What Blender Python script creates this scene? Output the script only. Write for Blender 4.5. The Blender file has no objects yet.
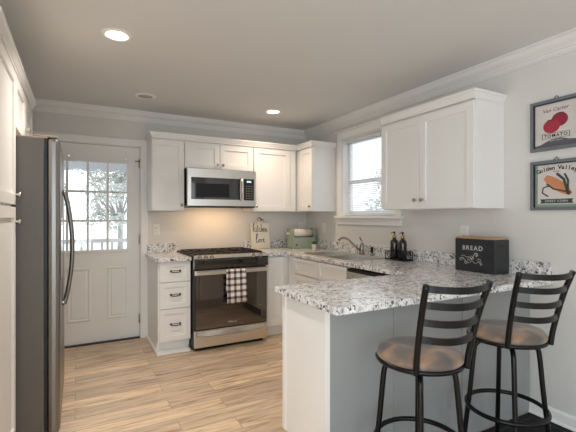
import bpy, bmesh, math, random
from mathutils import Vector, Matrix
random.seed(4)
PI = math.pi
sc = bpy.context.scene
COL = sc.collection

# ------------------------------------------------------------------ camera
CAM_H = 1.315
cam_d = bpy.data.cameras.new('camera')
cam_d.sensor_fit = 'HORIZONTAL'; cam_d.sensor_width = 36.0
cam_d.lens = 36.0 * 391.06 / 576.0
cam_d.clip_start = 0.05
cam = bpy.data.objects.new('camera', cam_d); COL.objects.link(cam)
cam.location = (0, 0, CAM_H)
cam.rotation_euler = (PI / 2, 0, -0.4944)
sc.camera = cam

# ------------------------------------------------------------------ world, big lights, exposure
YW, XR, ZC, XL, YF = 4.476, 2.6855, 2.435, -0.92, -2.7
world = bpy.data.worlds.new('world'); sc.world = world
world.use_nodes = True
wb = world.node_tree.nodes['Background']
wb.inputs['Color'].default_value = (0.88, 0.95, 1.0, 1)
wb.inputs['Strength'].default_value = 1.8

def area(name, loc, rot, sx, sy, power, color):
    d = bpy.data.lights.new(name, 'AREA'); d.shape = 'RECTANGLE'; d.size = sx; d.size_y = sy
    d.energy = power; d.color = color
    o = bpy.data.objects.new(name, d); COL.objects.link(o)
    o.location = loc; o.rotation_euler = rot
    return o
# fill lamps added behind the camera, set at made-up window and door openings
area('fill_front_wall', (-0.15, YF + 0.02, 1.35), (PI / 2, 0, 0), 0.95, 1.7, 17, (0.74, 0.88, 1.0))
area('fill_left_wall', (XL + 0.03, -0.75, 1.10), (0, -PI / 2, 0), 2.0, 1.9, 36, (0.86, 0.94, 1.0))

vs = sc.view_settings
vs.view_transform = 'Standard'; vs.look = 'None'; vs.gamma = 1.0; vs.use_curve_mapping = False
vs.exposure = 0.17
try:
    sc.cycles.use_denoising = True
    sc.cycles.max_bounces = 8
    sc.cycles.sample_clamp_indirect = 4.0
    sc.cycles.caustics_reflective = False
    sc.cycles.caustics_refractive = False
except Exception:
    pass

# ------------------------------------------------------------------ helpers
def lin(r, g, b):
    f = lambda c: (c / 255 / 12.92) if c / 255 <= 0.04045 else ((c / 255 + 0.055) / 1.055) ** 2.4
    return (f(r), f(g), f(b), 1)

def new_mat(name):
    m = bpy.data.materials.new(name); m.use_nodes = True
    return m, m.node_tree.nodes, m.node_tree.links, m.node_tree.nodes['Principled BSDF']

def mat(name, rgb, rough=0.5, metal=0.0, noise=0.0, nscale=8.0, bump=0.0, bscale=60.0, coat=0.0, stretch=None, emit=None, estr=0, spec=0.5, trans=0, ior=1.45):
    m, N, L, P = new_mat(name)
    c = lin(*rgb)
    P.inputs['Base Color'].default_value = c
    P.inputs['Roughness'].default_value = rough
    P.inputs['Metallic'].default_value = metal
    P.inputs['Coat Weight'].default_value = coat
    P.inputs['Specular IOR Level'].default_value = spec
    P.inputs['Transmission Weight'].default_value = trans
    P.inputs['IOR'].default_value = ior
    tc = N.new('ShaderNodeTexCoord'); mp = N.new('ShaderNodeMapping')
    L.new(tc.outputs['Object'], mp.inputs['Vector'])
    if stretch: mp.inputs['Scale'].default_value = stretch
    if noise:
        n = N.new('ShaderNodeTexNoise'); n.inputs['Scale'].default_value = nscale; n.inputs['Detail'].default_value = 4
        L.new(mp.outputs['Vector'], n.inputs['Vector'])
        mx = N.new('ShaderNodeMix'); mx.data_type = 'RGBA'
        L.new(n.outputs['Fac'], mx.inputs[0])
        mx.inputs[6].default_value = tuple(v * (1 - noise) for v in c[:3]) + (1,)
        mx.inputs[7].default_value = tuple(min(1, v * (1 + noise)) for v in c[:3]) + (1,)
        L.new(mx.outputs[2], P.inputs['Base Color'])
    if bump:
        n2 = N.new('ShaderNodeTexNoise'); n2.inputs['Scale'].default_value = bscale; n2.inputs['Detail'].default_value = 3
        L.new(mp.outputs['Vector'], n2.inputs['Vector'])
        b = N.new('ShaderNodeBump'); b.inputs['Strength'].default_value = bump; b.inputs['Distance'].default_value = 0.003
        L.new(n2.outputs['Fac'], b.inputs['Height']); L.new(b.outputs['Normal'], P.inputs['Normal'])
    if emit:
        P.inputs['Emission Color'].default_value = lin(*emit); P.inputs['Emission Strength'].default_value = estr
    return m

M = {}
M['wall'] = mat('greige_wall_paint', (222, 219, 214), 0.7, noise=0.03, nscale=3, bump=0.06, bscale=180)
M['ceiling'] = mat('ceiling_paint', (226, 225, 223), 0.85, noise=0.03, nscale=2, bump=0.05, bscale=150)
M['trim'] = mat('trim_paint', (244, 242, 238), 0.4, noise=0.02)
M['cab'] = mat('cabinet_paint', (242, 240, 236), 0.35, noise=0.015, nscale=5)
M['crown'] = mat('crown_paint', (236, 233, 229), 0.45, noise=0.02)
M['door'] = mat('door_paint', (240, 238, 234), 0.4, noise=0.02)
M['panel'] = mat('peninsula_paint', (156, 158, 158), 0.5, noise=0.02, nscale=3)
M['steel'] = mat('brushed_steel', (214, 212, 208), 0.27, 1.0, noise=0.08, nscale=30, stretch=(1, 1, 40))
M['steelh'] = mat('brushed_steel_horizontal', (226, 223, 218), 0.3, 1.0, noise=0.06, nscale=20, stretch=(0.6, 0.6, 40))
M['fridge_door'] = mat('fridge_steel', (132, 129, 125), 0.32, 1.0, noise=0.05, nscale=20, stretch=(40, 40, 1))
M['fridge_side'] = mat('fridge_case_grey', (102, 98, 93), 0.42, 0.1, noise=0.08, nscale=60, bump=0.25, bscale=220)
M['fridge_top'] = mat('fridge_top_tan', (150, 138, 122), 0.5)
M['sink'] = mat('satin_sink_steel', (222, 216, 206), 0.38, 1.0)
M['chrome'] = mat('nickel', (205, 200, 192), 0.18, 1.0)
M['faucet'] = mat('faucet_steel', (150, 146, 140), 0.2, 1.0)
M['knob'] = mat('aged_nickel', (176, 160, 138), 0.25, 1.0)
M['black'] = mat('black_metal', (13, 13, 14), 0.3, 0.0, noise=0.1, nscale=30, spec=0.35)
M['blackplastic'] = mat('black_plastic', (18, 18, 19), 0.4)
M['blackglass'] = mat('black_glass', (10, 9, 9), 0.06, 0.0, coat=1.0, spec=0.8)
M['iron'] = mat('cast_iron', (36, 31, 29), 0.5, 0.2, bump=0.2, bscale=200)
M['rug'] = mat('black_mat_rubber', (22, 22, 24), 0.9, bump=0.5, bscale=300, noise=0.2, nscale=90)
M['rugedge'] = mat('mat_border', (48, 48, 52), 0.85)
M['white'] = mat('white_plastic', (238, 235, 228), 0.35)
M['paper'] = mat('paper_towel', (240, 228, 212), 0.9, bump=0.3, bscale=200)
M['green'] = mat('sage_green_paint', (154, 168, 150), 0.6, noise=0.12, nscale=14)
M['wood'] = mat('lid_wood', (190, 152, 108), 0.5, noise=0.18, nscale=9, stretch=(10, 1, 1))
M['signface'] = mat('cream_board', (234, 226, 210), 0.6, noise=0.04)
M['ink'] = mat('black_ink', (34, 28, 26), 0.7)
M['whiteink'] = mat('white_lettering', (214, 214, 214), 0.7)
M['gold'] = mat('pump_brass', (196, 160, 100), 0.25, 1.0)
M['breadbox'] = mat('charcoal_enamel', (44, 45, 48), 0.4, noise=0.12, nscale=20)
M['bottle'] = mat('dark_bottle_glass', (26, 20, 20), 0.12, noise=0.3, nscale=40, coat=0.6)
M['leaf'] = mat('plant_leaf', (74, 118, 50), 0.6, noise=0.3, nscale=30)
M['pot'] = mat('ceramic_pot', (232, 226, 212), 0.3)
M['glow'] = mat('lamp_lens', (255, 244, 228), 0.5, emit=(255, 240, 216), estr=9)
M['lensoff'] = mat('unlit_lens', (186, 182, 176), 0.5)
M['display'] = mat('lcd', (120, 150, 160), 0.3, emit=(190, 225, 235), estr=0.9)
M['button'] = mat('keypad_grey', (120, 118, 114), 0.5)
M['frame'] = mat('picture_frame_grey', (112, 118, 122), 0.45, noise=0.15, nscale=30)
M['framein'] = mat('picture_frame_inner', (40, 42, 46), 0.5)
M['print'] = mat('print_paper', (216, 208, 202), 0.75, noise=0.03, nscale=30)
M['hillprint'] = mat('print_grey_hill', (98, 94, 100), 0.75, noise=0.2, nscale=20)
M['tomato'] = mat('print_red', (172, 52, 72), 0.7, noise=0.2, nscale=30)
M['tomato2'] = mat('print_dark_red', (150, 44, 62), 0.7, noise=0.2, nscale=30)
M['redink'] = mat('print_red_ink', (140, 62, 70), 0.7)
M['kernel'] = mat('print_corn', (206, 136, 96), 0.7, noise=0.25, nscale=120)
M['husk'] = mat('print_husk', (62, 74, 66), 0.7, noise=0.2, nscale=60)
M['printgreen'] = mat('print_green_band', (140, 158, 140), 0.7)
M['slat'] = mat('blind_slat', (238, 240, 242), 0.5)
M['vinyl'] = mat('window_vinyl', (236, 236, 234), 0.35)
M['deck'] = mat('porch_boards', (176, 174, 172), 0.8, noise=0.1, stretch=(1, 12, 1))
M['snow'] = mat('pale_ground', (226, 228, 230), 0.9, noise=0.06, nscale=1.2)
M['bark'] = mat('bark', (150, 144, 138), 0.9, noise=0.2, nscale=14)
M['folA'] = mat('foliage_grey_green', (176, 184, 174), 0.8, noise=0.3, nscale=3)
M['folB'] = mat('foliage_dull', (190, 192, 186), 0.8, noise=0.3, nscale=3)
M['valance'] = mat('porch_fabric', (138, 141, 145), 0.85, noise=0.1, nscale=6)
M['oveninner'] = mat('dishwasher_trim_black', (20, 18, 18), 0.3)

def glass_mat():
    m, N, L, P = new_mat('window_glass')
    N.remove(P); out = N['Material Output']
    t = N.new('ShaderNodeBsdfTransparent'); g = N.new('ShaderNodeBsdfGlossy'); g.inputs['Roughness'].default_value = 0.02
    mx = N.new('ShaderNodeMixShader'); mx.inputs[0].default_value = 0.06
    L.new(t.outputs[0], mx.inputs[1]); L.new(g.outputs[0], mx.inputs[2]); L.new(mx.outputs[0], out.inputs[0])
    return m
M['glass'] = glass_mat()

def oven_glass():
    # smoked mirror-like glass of the oven door
    m, N, L, P = new_mat('smoked_oven_glass')
    P.inputs['Base Color'].default_value = (0.17, 0.16, 0.155, 1)
    P.inputs['Metallic'].default_value = 0.9
    P.inputs['Roughness'].default_value = 0.03
    return m
M['ovenglass'] = oven_glass()

def granite():
    m, N, L, P = new_mat('speckled_granite')
    tc = N.new('ShaderNodeTexCoord')
    def noise(s, d=6, r=0.6, dist=0.0):
        n = N.new('ShaderNodeTexNoise'); n.inputs['Scale'].default_value = s; n.inputs['Detail'].default_value = d
        n.inputs['Roughness'].default_value = r; n.inputs['Distortion'].default_value = dist
        L.new(tc.outputs['Object'], n.inputs['Vector']); return n
    def ramp(src, stops):
        r = N.new('ShaderNodeValToRGB'); e = r.color_ramp.elements
        e[0].position, e[0].color = stops[0]; e[1].position, e[1].color = stops[-1]
        for p, c in stops[1:-1]:
            x = e.new(p); x.color = c
        L.new(src, r.inputs[0]); return r
    def mix(f, a, b):
        x = N.new('ShaderNodeMix'); x.data_type = 'RGBA'
        L.new(f, x.inputs[0]); L.new(a, x.inputs[6])
        if isinstance(b, tuple): x.inputs[7].default_value = b
        else: L.new(b, x.inputs[7])
        return x.outputs[2]
    base = ramp(noise(20, 6, 0.7, 0.6).outputs['Fac'], [(0.38, lin(188, 190, 194)), (0.46, lin(232, 232, 231)), (0.60, lin(248, 248, 247))])
    W = lambda v: (v, v, v, 1)
    brown = ramp(noise(17, 5, 0.7, 0.4).outputs['Fac'], [(0.53, W(0)), (0.66, W(0.55))])
    c = mix(brown.outputs[0], base.outputs[0], lin(176, 160, 146))
    grey = ramp(noise(42, 6, 0.7, 0.8).outputs['Fac'], [(0.57, W(0)), (0.63, W(0.65))])
    c = mix(grey.outputs[0], c, lin(120, 122, 128))
    blk = ramp(noise(32, 7, 0.78, 1.2).outputs['Fac'], [(0.60, W(0)), (0.615, W(0.9))])
    c = mix(blk.outputs[0], c, lin(38, 36, 38))
    v = N.new('ShaderNodeTexNoise'); v.inputs['Scale'].default_value = 130; v.inputs['Detail'].default_value = 2
    L.new(tc.outputs['Object'], v.inputs['Vector'])
    sp = ramp(v.outputs['Fac'], [(0.65, W(0)), (0.69, W(0.9))])
    c = mix(sp.outputs[0], c, lin(52, 50, 54))
    for scale_, thr, col in ((85, 0.935, lin(36, 34, 36)), (60, 0.95, lin(96, 96, 102)), (120, 0.93, lin(130, 114, 102))):
        vo = N.new('ShaderNodeTexVoronoi'); vo.inputs['Scale'].default_value = scale_; vo.inputs['Randomness'].default_value = 1.0
        wob = N.new('ShaderNodeTexNoise'); wob.inputs['Scale'].default_value = scale_ * 1.5; L.new(tc.outputs['Object'], wob.inputs['Vector'])
        ad = N.new('ShaderNodeVectorMath'); ad.operation = 'MULTIPLY_ADD'; L.new(wob.outputs['Color'], ad.inputs[0]); ad.inputs[1].default_value = (0.012, 0.012, 0.012); L.new(tc.outputs['Object'], ad.inputs[2])
        L.new(ad.outputs[0], vo.inputs['Vector'])
        sp_ = N.new('ShaderNodeSeparateColor'); L.new(vo.outputs['Color'], sp_.inputs[0])
        rr = ramp(sp_.outputs[0], [(thr, W(0)), (thr + 0.02, W(0.9))])
        c = mix(rr.outputs[0], c, col)
    L.new(c, P.inputs['Base Color'])
    P.inputs['Roughness'].default_value = 0.16
    P.inputs['Specular IOR Level'].default_value = 0.5
    return m
M['granite'] = granite()

def plank_floor():
    m, N, L, P = new_mat('wood_look_tile')
    tc = N.new('ShaderNodeTexCoord')
    br = N.new('ShaderNodeTexBrick')
    br.offset = 0.37; br.offset_frequency = 2; br.squash = 1.0
    L.new(tc.outputs['Object'], br.inputs['Vector'])
    br.inputs['Color1'].default_value = (0, 0, 0, 1); br.inputs['Color2'].default_value = (1, 1, 1, 1); br.inputs['Mortar'].default_value = (0.5, 0.5, 0.5, 1)
    br.inputs['Scale'].default_value = 1.0; br.inputs['Mortar Size'].default_value = 0.003
    br.inputs['Mortar Smooth'].default_value = 0.2
    br.inputs['Brick Width'].default_value = 0.92; br.inputs['Row Height'].default_value = 0.152
    # shift the grain by plank tone so that neighbours differ
    add = N.new('ShaderNodeVectorMath'); add.operation = 'MULTIPLY_ADD'
    L.new(br.outputs['Color'], add.inputs[0]); add.inputs[1].default_value = (7.3, 11.1, 3.7); L.new(tc.outputs['Object'], add.inputs[2])
    mp = N.new('ShaderNodeMapping'); mp.inputs['Scale'].default_value = (1.3, 13, 1)
    L.new(add.outputs[0], mp.inputs['Vector'])
    n = N.new('ShaderNodeTexNoise'); n.inputs['Scale'].default_value = 2.2; n.inputs['Detail'].default_value = 8; n.inputs['Roughness'].default_value = 0.62; n.inputs['Distortion'].default_value = 0.7
    L.new(mp.outputs[0], n.inputs['Vector'])
    r = N.new('ShaderNodeValToRGB'); e = r.color_ramp.elements
    e[0].position, e[0].color = 0.28, lin(146, 116, 90)
    e[1].position, e[1].color = 0.72, lin(244, 222, 194)
    for p, c in ((0.40, lin(190, 162, 134)), (0.48, lin(218, 192, 162)), (0.58, lin(232, 210, 180))):
        x = e.new(p); x.color = c
    L.new(n.outputs['Fac'], r.inputs[0])
    hs = N.new('ShaderNodeMix'); hs.data_type = 'RGBA'; hs.blend_type = 'MULTIPLY'
    tr = N.new('ShaderNodeValToRGB'); te = tr.color_ramp.elements
    te[0].position, te[0].color = 0.0, (0.78, 0.76, 0.76, 1); te[1].position, te[1].color = 1.0, (1.12, 1.08, 1.02, 1)
    L.new(br.outputs['Color'], tr.inputs[0])
    hs.inputs[0].default_value = 1.0
    L.new(r.outputs[0], hs.inputs[6]); L.new(tr.outputs[0], hs.inputs[7])
    # large grey wash patches
    n3 = N.new('ShaderNodeTexNoise'); n3.inputs['Scale'].default_value = 3.4; n3.inputs['Detail'].default_value = 5
    mp3 = N.new('ShaderNodeMapping'); mp3.inputs['Scale'].default_value = (1, 4, 1); L.new(add.outputs[0], mp3.inputs[0]); L.new(mp3.outputs[0], n3.inputs['Vector'])
    r3 = N.new('ShaderNodeValToRGB'); r3.color_ramp.elements[0].position = 0.48; r3.color_ramp.elements[1].position = 0.68
    r3.color_ramp.elements[1].color = (0.55, 0.55, 0.55, 1)
    L.new(n3.outputs['Fac'], r3.inputs[0])
    gx = N.new('ShaderNodeMix'); gx.data_type = 'RGBA'; L.new(r3.outputs[0], gx.inputs[0]); L.new(hs.outputs[2], gx.inputs[6]); gx.inputs[7].default_value = lin(196, 176, 154)
    mo = N.new('ShaderNodeMix'); mo.data_type = 'RGBA'
    L.new(br.outputs['Fac'], mo.inputs[0]); L.new(gx.outputs[2], mo.inputs[6]); mo.inputs[7].default_value = lin(178, 156, 132)
    L.new(mo.outputs[2], P.inputs['Base Color'])
    P.inputs['Roughness'].default_value = 0.38
    b = N.new('ShaderNodeBump'); b.inputs['Strength'].default_value = 0.15; b.inputs['Distance'].default_value = 0.002
    L.new(n.outputs['Fac'], b.inputs['Height']); L.new(b.outputs[0], P.inputs['Normal'])
    return m
M['floor'] = plank_floor()

def seat_mat():
    m, N, L, P = new_mat('mottled_suede')
    tc = N.new('ShaderNodeTexCoord')
    n = N.new('ShaderNodeTexNoise'); n.inputs['Scale'].default_value = 6.5; n.inputs['Detail'].default_value = 6; n.inputs['Distortion'].default_value = 0.8
    L.new(tc.outputs['Object'], n.inputs['Vector'])
    r = N.new('ShaderNodeValToRGB'); e = r.color_ramp.elements
    e[0].position, e[0].color = 0.36, lin(88, 80, 75); e[1].position, e[1].color = 0.66, lin(166, 132, 102)
    x = e.new(0.5); x.color = lin(116, 100, 88)
    L.new(n.outputs['Fac'], r.inputs[0]); L.new(r.outputs[0], P.inputs['Base Color'])
    P.inputs['Roughness'].default_value = 0.55
    P.inputs['Sheen Weight'].default_value = 0.3
    return m
M['seat'] = seat_mat()

def plaid_mat():
    m, N, L, P = new_mat('plaid_cotton')
    tc = N.new('ShaderNodeTexCoord'); sep = N.new('ShaderNodeSeparateXYZ'); L.new(tc.outputs['Object'], sep.inputs[0])
    def stripe(out, per, duty, ph=0.0):
        a = N.new('ShaderNodeMath'); a.operation = 'ADD'; a.inputs[1].default_value = 10 + ph; L.new(out, a.inputs[0])
        d = N.new('ShaderNodeMath'); d.operation = 'DIVIDE'; d.inputs[1].default_value = per; L.new(a.outputs[0], d.inputs[0])
        f = N.new('ShaderNodeMath'); f.operation = 'FRACT'; L.new(d.outputs[0], f.inputs[0])
        l = N.new('ShaderNodeMath'); l.operation = 'LESS_THAN'; l.inputs[1].default_value = duty; L.new(f.outputs[0], l.inputs[0])
        return l.outputs[0]
    a = stripe(sep.outputs['X'], 0.062, 0.42, 0.012); b = stripe(sep.outputs['Z'], 0.062, 0.42)
    s = N.new('ShaderNodeMath'); s.operation = 'ADD'; L.new(a, s.inputs[0]); L.new(b, s.inputs[1])
    h = N.new('ShaderNodeMath'); h.operation = 'MULTIPLY'; h.inputs[1].default_value = 0.5; L.new(s.outputs[0], h.inputs[0])
    r = N.new('ShaderNodeValToRGB'); e = r.color_ramp.elements; r.color_ramp.interpolation = 'CONSTANT'
    e[0].position, e[0].color = 0.0, lin(244, 236, 224); e[1].position, e[1].color = 0.9, lin(44, 34, 42)
    x = e.new(0.4); x.color = lin(152, 136, 138)
    L.new(h.outputs[0], r.inputs[0]); L.new(r.outputs[0], P.inputs['Base Color'])
    P.inputs['Roughness'].default_value = 0.9
    return m
M['plaid'] = plaid_mat()

# ---- mesh helpers (bmesh in world or local metres)
class MB:
    def __init__(s): s.bm = bmesh.new()
    def box(s, x0, x1, y0, y1, z0, z1, bev=0.0):
        if x0 > x1: x0, x1 = x1, x0
        if y0 > y1: y0, y1 = y1, y0
        if z0 > z1: z0, z1 = z1, z0
        r = bmesh.ops.create_cube(s.bm, size=1.0)
        for v in r['verts']:
            v.co = Vector(((x0 + x1) / 2 + v.co.x * (x1 - x0), (y0 + y1) / 2 + v.co.y * (y1 - y0), (z0 + z1) / 2 + v.co.z * (z1 - z0)))
        if bev:
            es = list({e for v in r['verts'] for e in v.link_edges})
            bmesh.ops.bevel(s.bm, geom=es, offset=bev, segments=2, affect='EDGES', profile=0.5)
        return s
    def tube(s, pts, rad, n=10, closed=False, flat=None):
        pts = [Vector(p) for p in pts]; k = len(pts); rings = []
        rr = rad if isinstance(rad, (list, tuple)) else [rad] * k
        prev = None
        for i, p in enumerate(pts):
            if closed: t = (pts[(i + 1) % k] - pts[i - 1])
            else: t = pts[min(i + 1, k - 1)] - pts[max(i - 1, 0)]
            t.normalize()
            if prev is None:
                a = Vector((0, 0, 1)) if abs(t.z) < 0.9 else Vector((1, 0, 0))
                u = t.cross(a).normalized()
            else:
                u = (prev - t * prev.dot(t)).normalized()
            prev = u; w = t.cross(u)
            f1, f2 = flat if flat else (1, 1)
            rings.append([s.bm.verts.new(p + (u * math.cos(2 * PI * j / n) * f1 + w * math.sin(2 * PI * j / n) * f2) * rr[i]) for j in range(n)])
        m = k if closed else k - 1
        for i in range(m):
            A, B = rings[i], rings[(i + 1) % k]
            for j in range(n):
                f = s.bm.faces.new((A[j], A[(j + 1) % n], B[(j + 1) % n], B[j])); f.smooth = True
        if not closed:
            s.bm.faces.new(rings[0][::-1]); s.bm.faces.new(rings[-1])
        return s
    def lathe(s, prof, c=(0, 0, 0), n=28, axis='z', smooth=True, cap=True):
        rings = []
        for r, h in prof:
            ring = []
            for j in range(n):
                a = 2 * PI * j / n; x, y = r * math.cos(a), r * math.sin(a)
                v = {'z': (x, y, h), 'x': (h, x, y), 'y': (y, h, x)}[axis]
                ring.append(s.bm.verts.new(Vector(c) + Vector(v)))
            rings.append(ring)
        for A, B in zip(rings, rings[1:]):
            for j in range(n):
                f = s.bm.faces.new((A[j], A[(j + 1) % n], B[(j + 1) % n], B[j])); f.smooth = smooth
        if cap:
            s.bm.faces.new(rings[0][::-1]); s.bm.faces.new(rings[-1])
        return s
    def prism(s, poly, fn, a, b):
        """poly of 2D points; fn(u, v, w) -> xyz ; extruded w from a to b"""
        A = [s.bm.verts.new(fn(u, v, a)) for u, v in poly]; B = [s.bm.verts.new(fn(u, v, b)) for u, v in poly]
        n = len(poly)
        s.bm.faces.new(A[::-1]); s.bm.faces.new(B)
        for i in range(n): s.bm.faces.new((A[i], A[(i + 1) % n], B[(i + 1) % n], B[i]))
        return s
    def cells(s, us, vs_, solid, fn, a, b):
        """slab on a grid with missing cells: openings without seams"""
        nu, nv = len(us) - 1, len(vs_) - 1; cache = {}
        def V(i, j, k):
            if (i, j, k) not in cache: cache[(i, j, k)] = s.bm.verts.new(fn(us[i], vs_[j], (a, b)[k]))
            return cache[(i, j, k)]
        S = lambda i, j: 0 <= i < nu and 0 <= j < nv and solid(i, j)
        for i in range(nu):
            for j in range(nv):
                if not S(i, j): continue
                s.bm.faces.new((V(i, j, 0), V(i, j + 1, 0), V(i + 1, j + 1, 0), V(i + 1, j, 0)))
                s.bm.faces.new((V(i, j, 1), V(i + 1, j, 1), V(i + 1, j + 1, 1), V(i, j + 1, 1)))
                for (di, dj, p, q) in ((-1, 0, (i, j), (i, j + 1)), (1, 0, (i + 1, j + 1), (i + 1, j)), (0, -1, (i + 1, j), (i, j)), (0, 1, (i, j + 1), (i + 1, j + 1))):
                    if not S(i + di, j + dj):
                        s.bm.faces.new((V(*p, 0), V(*q, 0), V(*q, 1), V(*p, 1)))
        return s

def wloc(o):
    p = Vector((0, 0, 0))
    while o: p += o.location; o = o.parent
    return p

def obj(name, mb, m, parent=None, local=False, bevel=0.0, smooth=False):
    bm = mb.bm
    bmesh.ops.recalc_face_normals(bm, faces=bm.faces[:])
    if parent is not None:
        if not local: bmesh.ops.translate(bm, verts=bm.verts[:], vec=-wloc(parent))
        loc = Vector((0, 0, 0))
    else:
        xs = [v.co for v in bm.verts]
        lo = Vector([min(v[i] for v in xs) for i in range(3)]); hi = Vector([max(v[i] for v in xs) for i in range(3)])
        loc = Vector(((lo.x + hi.x) / 2, (lo.y + hi.y) / 2, lo.z))
        if local: loc = Vector((0, 0, 0))
        bmesh.ops.translate(bm, verts=bm.verts[:], vec=-loc)
    if smooth:
        for f in bm.faces: f.smooth = True
    me = bpy.data.meshes.new(name); bm.to_mesh(me); bm.free()
    o = bpy.data.objects.new(name, me); COL.objects.link(o); me.materials.append(m)
    o.location = loc; o.parent = parent
    if bevel:
        b = o.modifiers.new('bevel', 'BEVEL'); b.width = bevel; b.segments = 2; b.limit_method = 'ANGLE'
    return o

def tag(o, label, cat, group=None, kind=None):
    o['label'] = label; o['category'] = cat
    if group: o['group'] = group
    if kind: o['kind'] = kind
    return o

def thing(name, label, cat, loc, group=None, rz=0.0):
    o = bpy.data.objects.new(name, None); o.empty_display_size = 0.05; COL.objects.link(o)
    o.location = loc; o.rotation_euler = (0, 0, rz)
    return tag(o, label, cat, group)

def struct(name, mb, m, parent=None, **k):
    o = obj(name, mb, m, parent, **k)
    if parent is None: o['kind'] = 'structure'
    return o

def sroot(name, loc):
    o = bpy.data.objects.new(name, None); COL.objects.link(o); o.location = loc; o['kind'] = 'structure'
    return o

def copy_tree(o, parent=None):
    c = o.copy(); COL.objects.link(c); c.parent = parent
    for ch in [x for x in bpy.data.objects if x.parent == o]:
        copy_tree(ch, c)
    return c

def face_map(face, plane):
    """a runs along the face, d goes into the thing, z up"""
    if face == '-Y': return lambda a, d, z: (a, plane + d, z)
    if face == '+Y': return lambda a, d, z: (a, plane - d, z)
    if face == '-X': return lambda a, d, z: (plane + d, a, z)
    return lambda a, d, z: (plane - d, a, z)

def fbox(mb, f, a0, a1, d0, d1, z0, z1, bev=0.0):
    p, q = f(a0, d0, z0), f(a1, d1, z1)
    mb.box(p[0], q[0], p[1], q[1], p[2], q[2], bev)

def shaker(f, a0, a1, z0, z1, t=0.02, w=0.057, g=0.002):
    mb = MB(); a0 += g; a1 -= g; z0 += g; z1 -= g
    fbox(mb, f, a0, a0 + w, 0, t, z0, z1, 0.0012); fbox(mb, f, a1 - w, a1, 0, t, z0, z1, 0.0012)
    fbox(mb, f, a0 + w, a1 - w, 0.0003, t, z0, z0 + w, 0.0012); fbox(mb, f, a0 + w, a1 - w, 0.0003, t, z1 - w, z1, 0.0012)
    fbox(mb, f, a0 + w - 0.002, a1 - w + 0.002, 0.012, t, z0 + w - 0.002, z1 - w + 0.002)
    return mb

def knob(f, a, z, parent, m=None, s=1.0):
    p0, p1 = Vector(f(a, 0, z)), Vector(f(a, -1, z)); d = (p1 - p0)
    mb = MB()
    mb.tube([p0 - d * 0.002, p0 + d * 0.004 * s, p0 + d * 0.010 * s, p0 + d * 0.016 * s, p0 + d * 0.021 * s, p0 + d * 0.026 * s, p0 + d * 0.029 * s],
            [0.009 * s, 0.0065 * s, 0.0055 * s, 0.009 * s, 0.0150 * s, 0.0135 * s, 0.006 * s], 14)
    return obj('knob', mb, m or M['knob'], parent)

def text_mesh(txt, size, shear=0.0, ext=0.0004, spacing=1.0, bold=0.0):
    cu = bpy.data.curves.new('lettering', 'FONT'); cu.body = txt; cu.size = size; cu.shear = shear
    cu.extrude = ext; cu.align_x = 'CENTER'; cu.space_character = spacing; cu.offset = bold
    cu.resolution_u = 3
    o = bpy.data.objects.new('lettering', cu); COL.objects.link(o)
    dg = bpy.context.evaluated_depsgraph_get(); me = bpy.data.meshes.new_from_object(o.evaluated_get(dg))
    bpy.data.objects.remove(o); bpy.data.curves.remove(cu)
    return me

def lettering(name, txt, size, origin, u, v, m, parent, **k):
    """place text: u = reading direction, v = up direction (world)"""
    me = text_mesh(txt, size, **k)
    u, v = Vector(u).normalized(), Vector(v).normalized(); n = u.cross(v)
    mt = Matrix((u, v, n)).transposed().to_4x4(); mt.translation = Vector(origin) - wloc(parent)
    me.transform(mt); me.materials.clear(); me.materials.append(m)
    o = bpy.data.objects.new(name, me); COL.objects.link(o); o.parent = parent
    return o

def strokes(mb, paths, org, u, v, s, rad, dep=0.0):
    u, v = Vector(u), Vector(v); n = u.cross(v).normalized()
    for p in paths:
        # Catmull-Rom smoothing
        q = []
        for i in range(len(p) - 1):
            a, b, c, d = p[max(i - 1, 0)], p[i], p[i + 1], p[min(i + 2, len(p) - 1)]
            for t in (0, 0.33, 0.66):
                q.append(tuple(0.5 * ((2 * b[k]) + (-a[k] + c[k]) * t + (2 * a[k] - 5 * b[k] + 4 * c[k] - d[k]) * t * t + (-a[k] + 3 * b[k] - 3 * c[k] + d[k]) * t ** 3) for k in (0, 1)))
        q.append(p[-1])
        mb.tube([Vector(org) + u * (x * s) + v * (y * s) + n * dep for x, y in q], rad, 5)

# ------------------------------------------------------------------ room shell
WX0, WX1 = -0.322, 0.60      # back door opening
WIN = (2.80, 3.66, 1.315, 2.19)   # sink window opening (y0, y1, z0, z1)
struct('floor', MB().box(XL - 0.1, XR + 0.15, YF - 0.1, YW + 0.12, -0.06, 0), M['floor'], bevel=0)
fl = bpy.data.objects['floor']
struct('ceiling', MB().box(XL - 0.1, XR + 0.15, YF - 0.1, YW + 0.12, ZC, ZC + 0.08), M['ceiling'])
mb = MB(); us = [XL - 0.1, WX0, WX1, XR + 0.12]; zs = [0, 2.065, ZC]
mb.cells(us, zs, lambda i, j: not (i == 1 and j == 0), lambda u, v, w: (u, w, v), YW, YW + 0.12); struct('wall_back', mb, M['wall'])
mb = MB(); us = [YF - 0.1, WIN[0], WIN[1], YW + 0.12]; zs = [0, WIN[2], WIN[3], ZC]
mb.cells(us, zs, lambda i, j: not (i == 1 and j == 1), lambda u, v, w: (w, u, v), XR, XR + 0.12); struct('wall_right', mb, M['wall'])
struct('wall_left', MB().cells([YF - 0.1, -1.75, 0.25, YW + 0.12], [0, 2.08, ZC], lambda i, j: not (i == 1 and j == 0), lambda u, v, w: (w, u, v), XL - 0.1, XL), M['wall'])
w = sroot('added_door_2', (XL, -0.75, 0))  # unseen patio door, added to bring in light from the left
mb = MB()
for a0, a1, c0, c1 in ((-1.82, -1.75, 0, 2.15), (0.25, 0.32, 0, 2.15), (-1.75, 0.25, 2.08, 2.15)): mb.box(XL, XL + 0.015, a0, a1, c0, c1)
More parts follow.
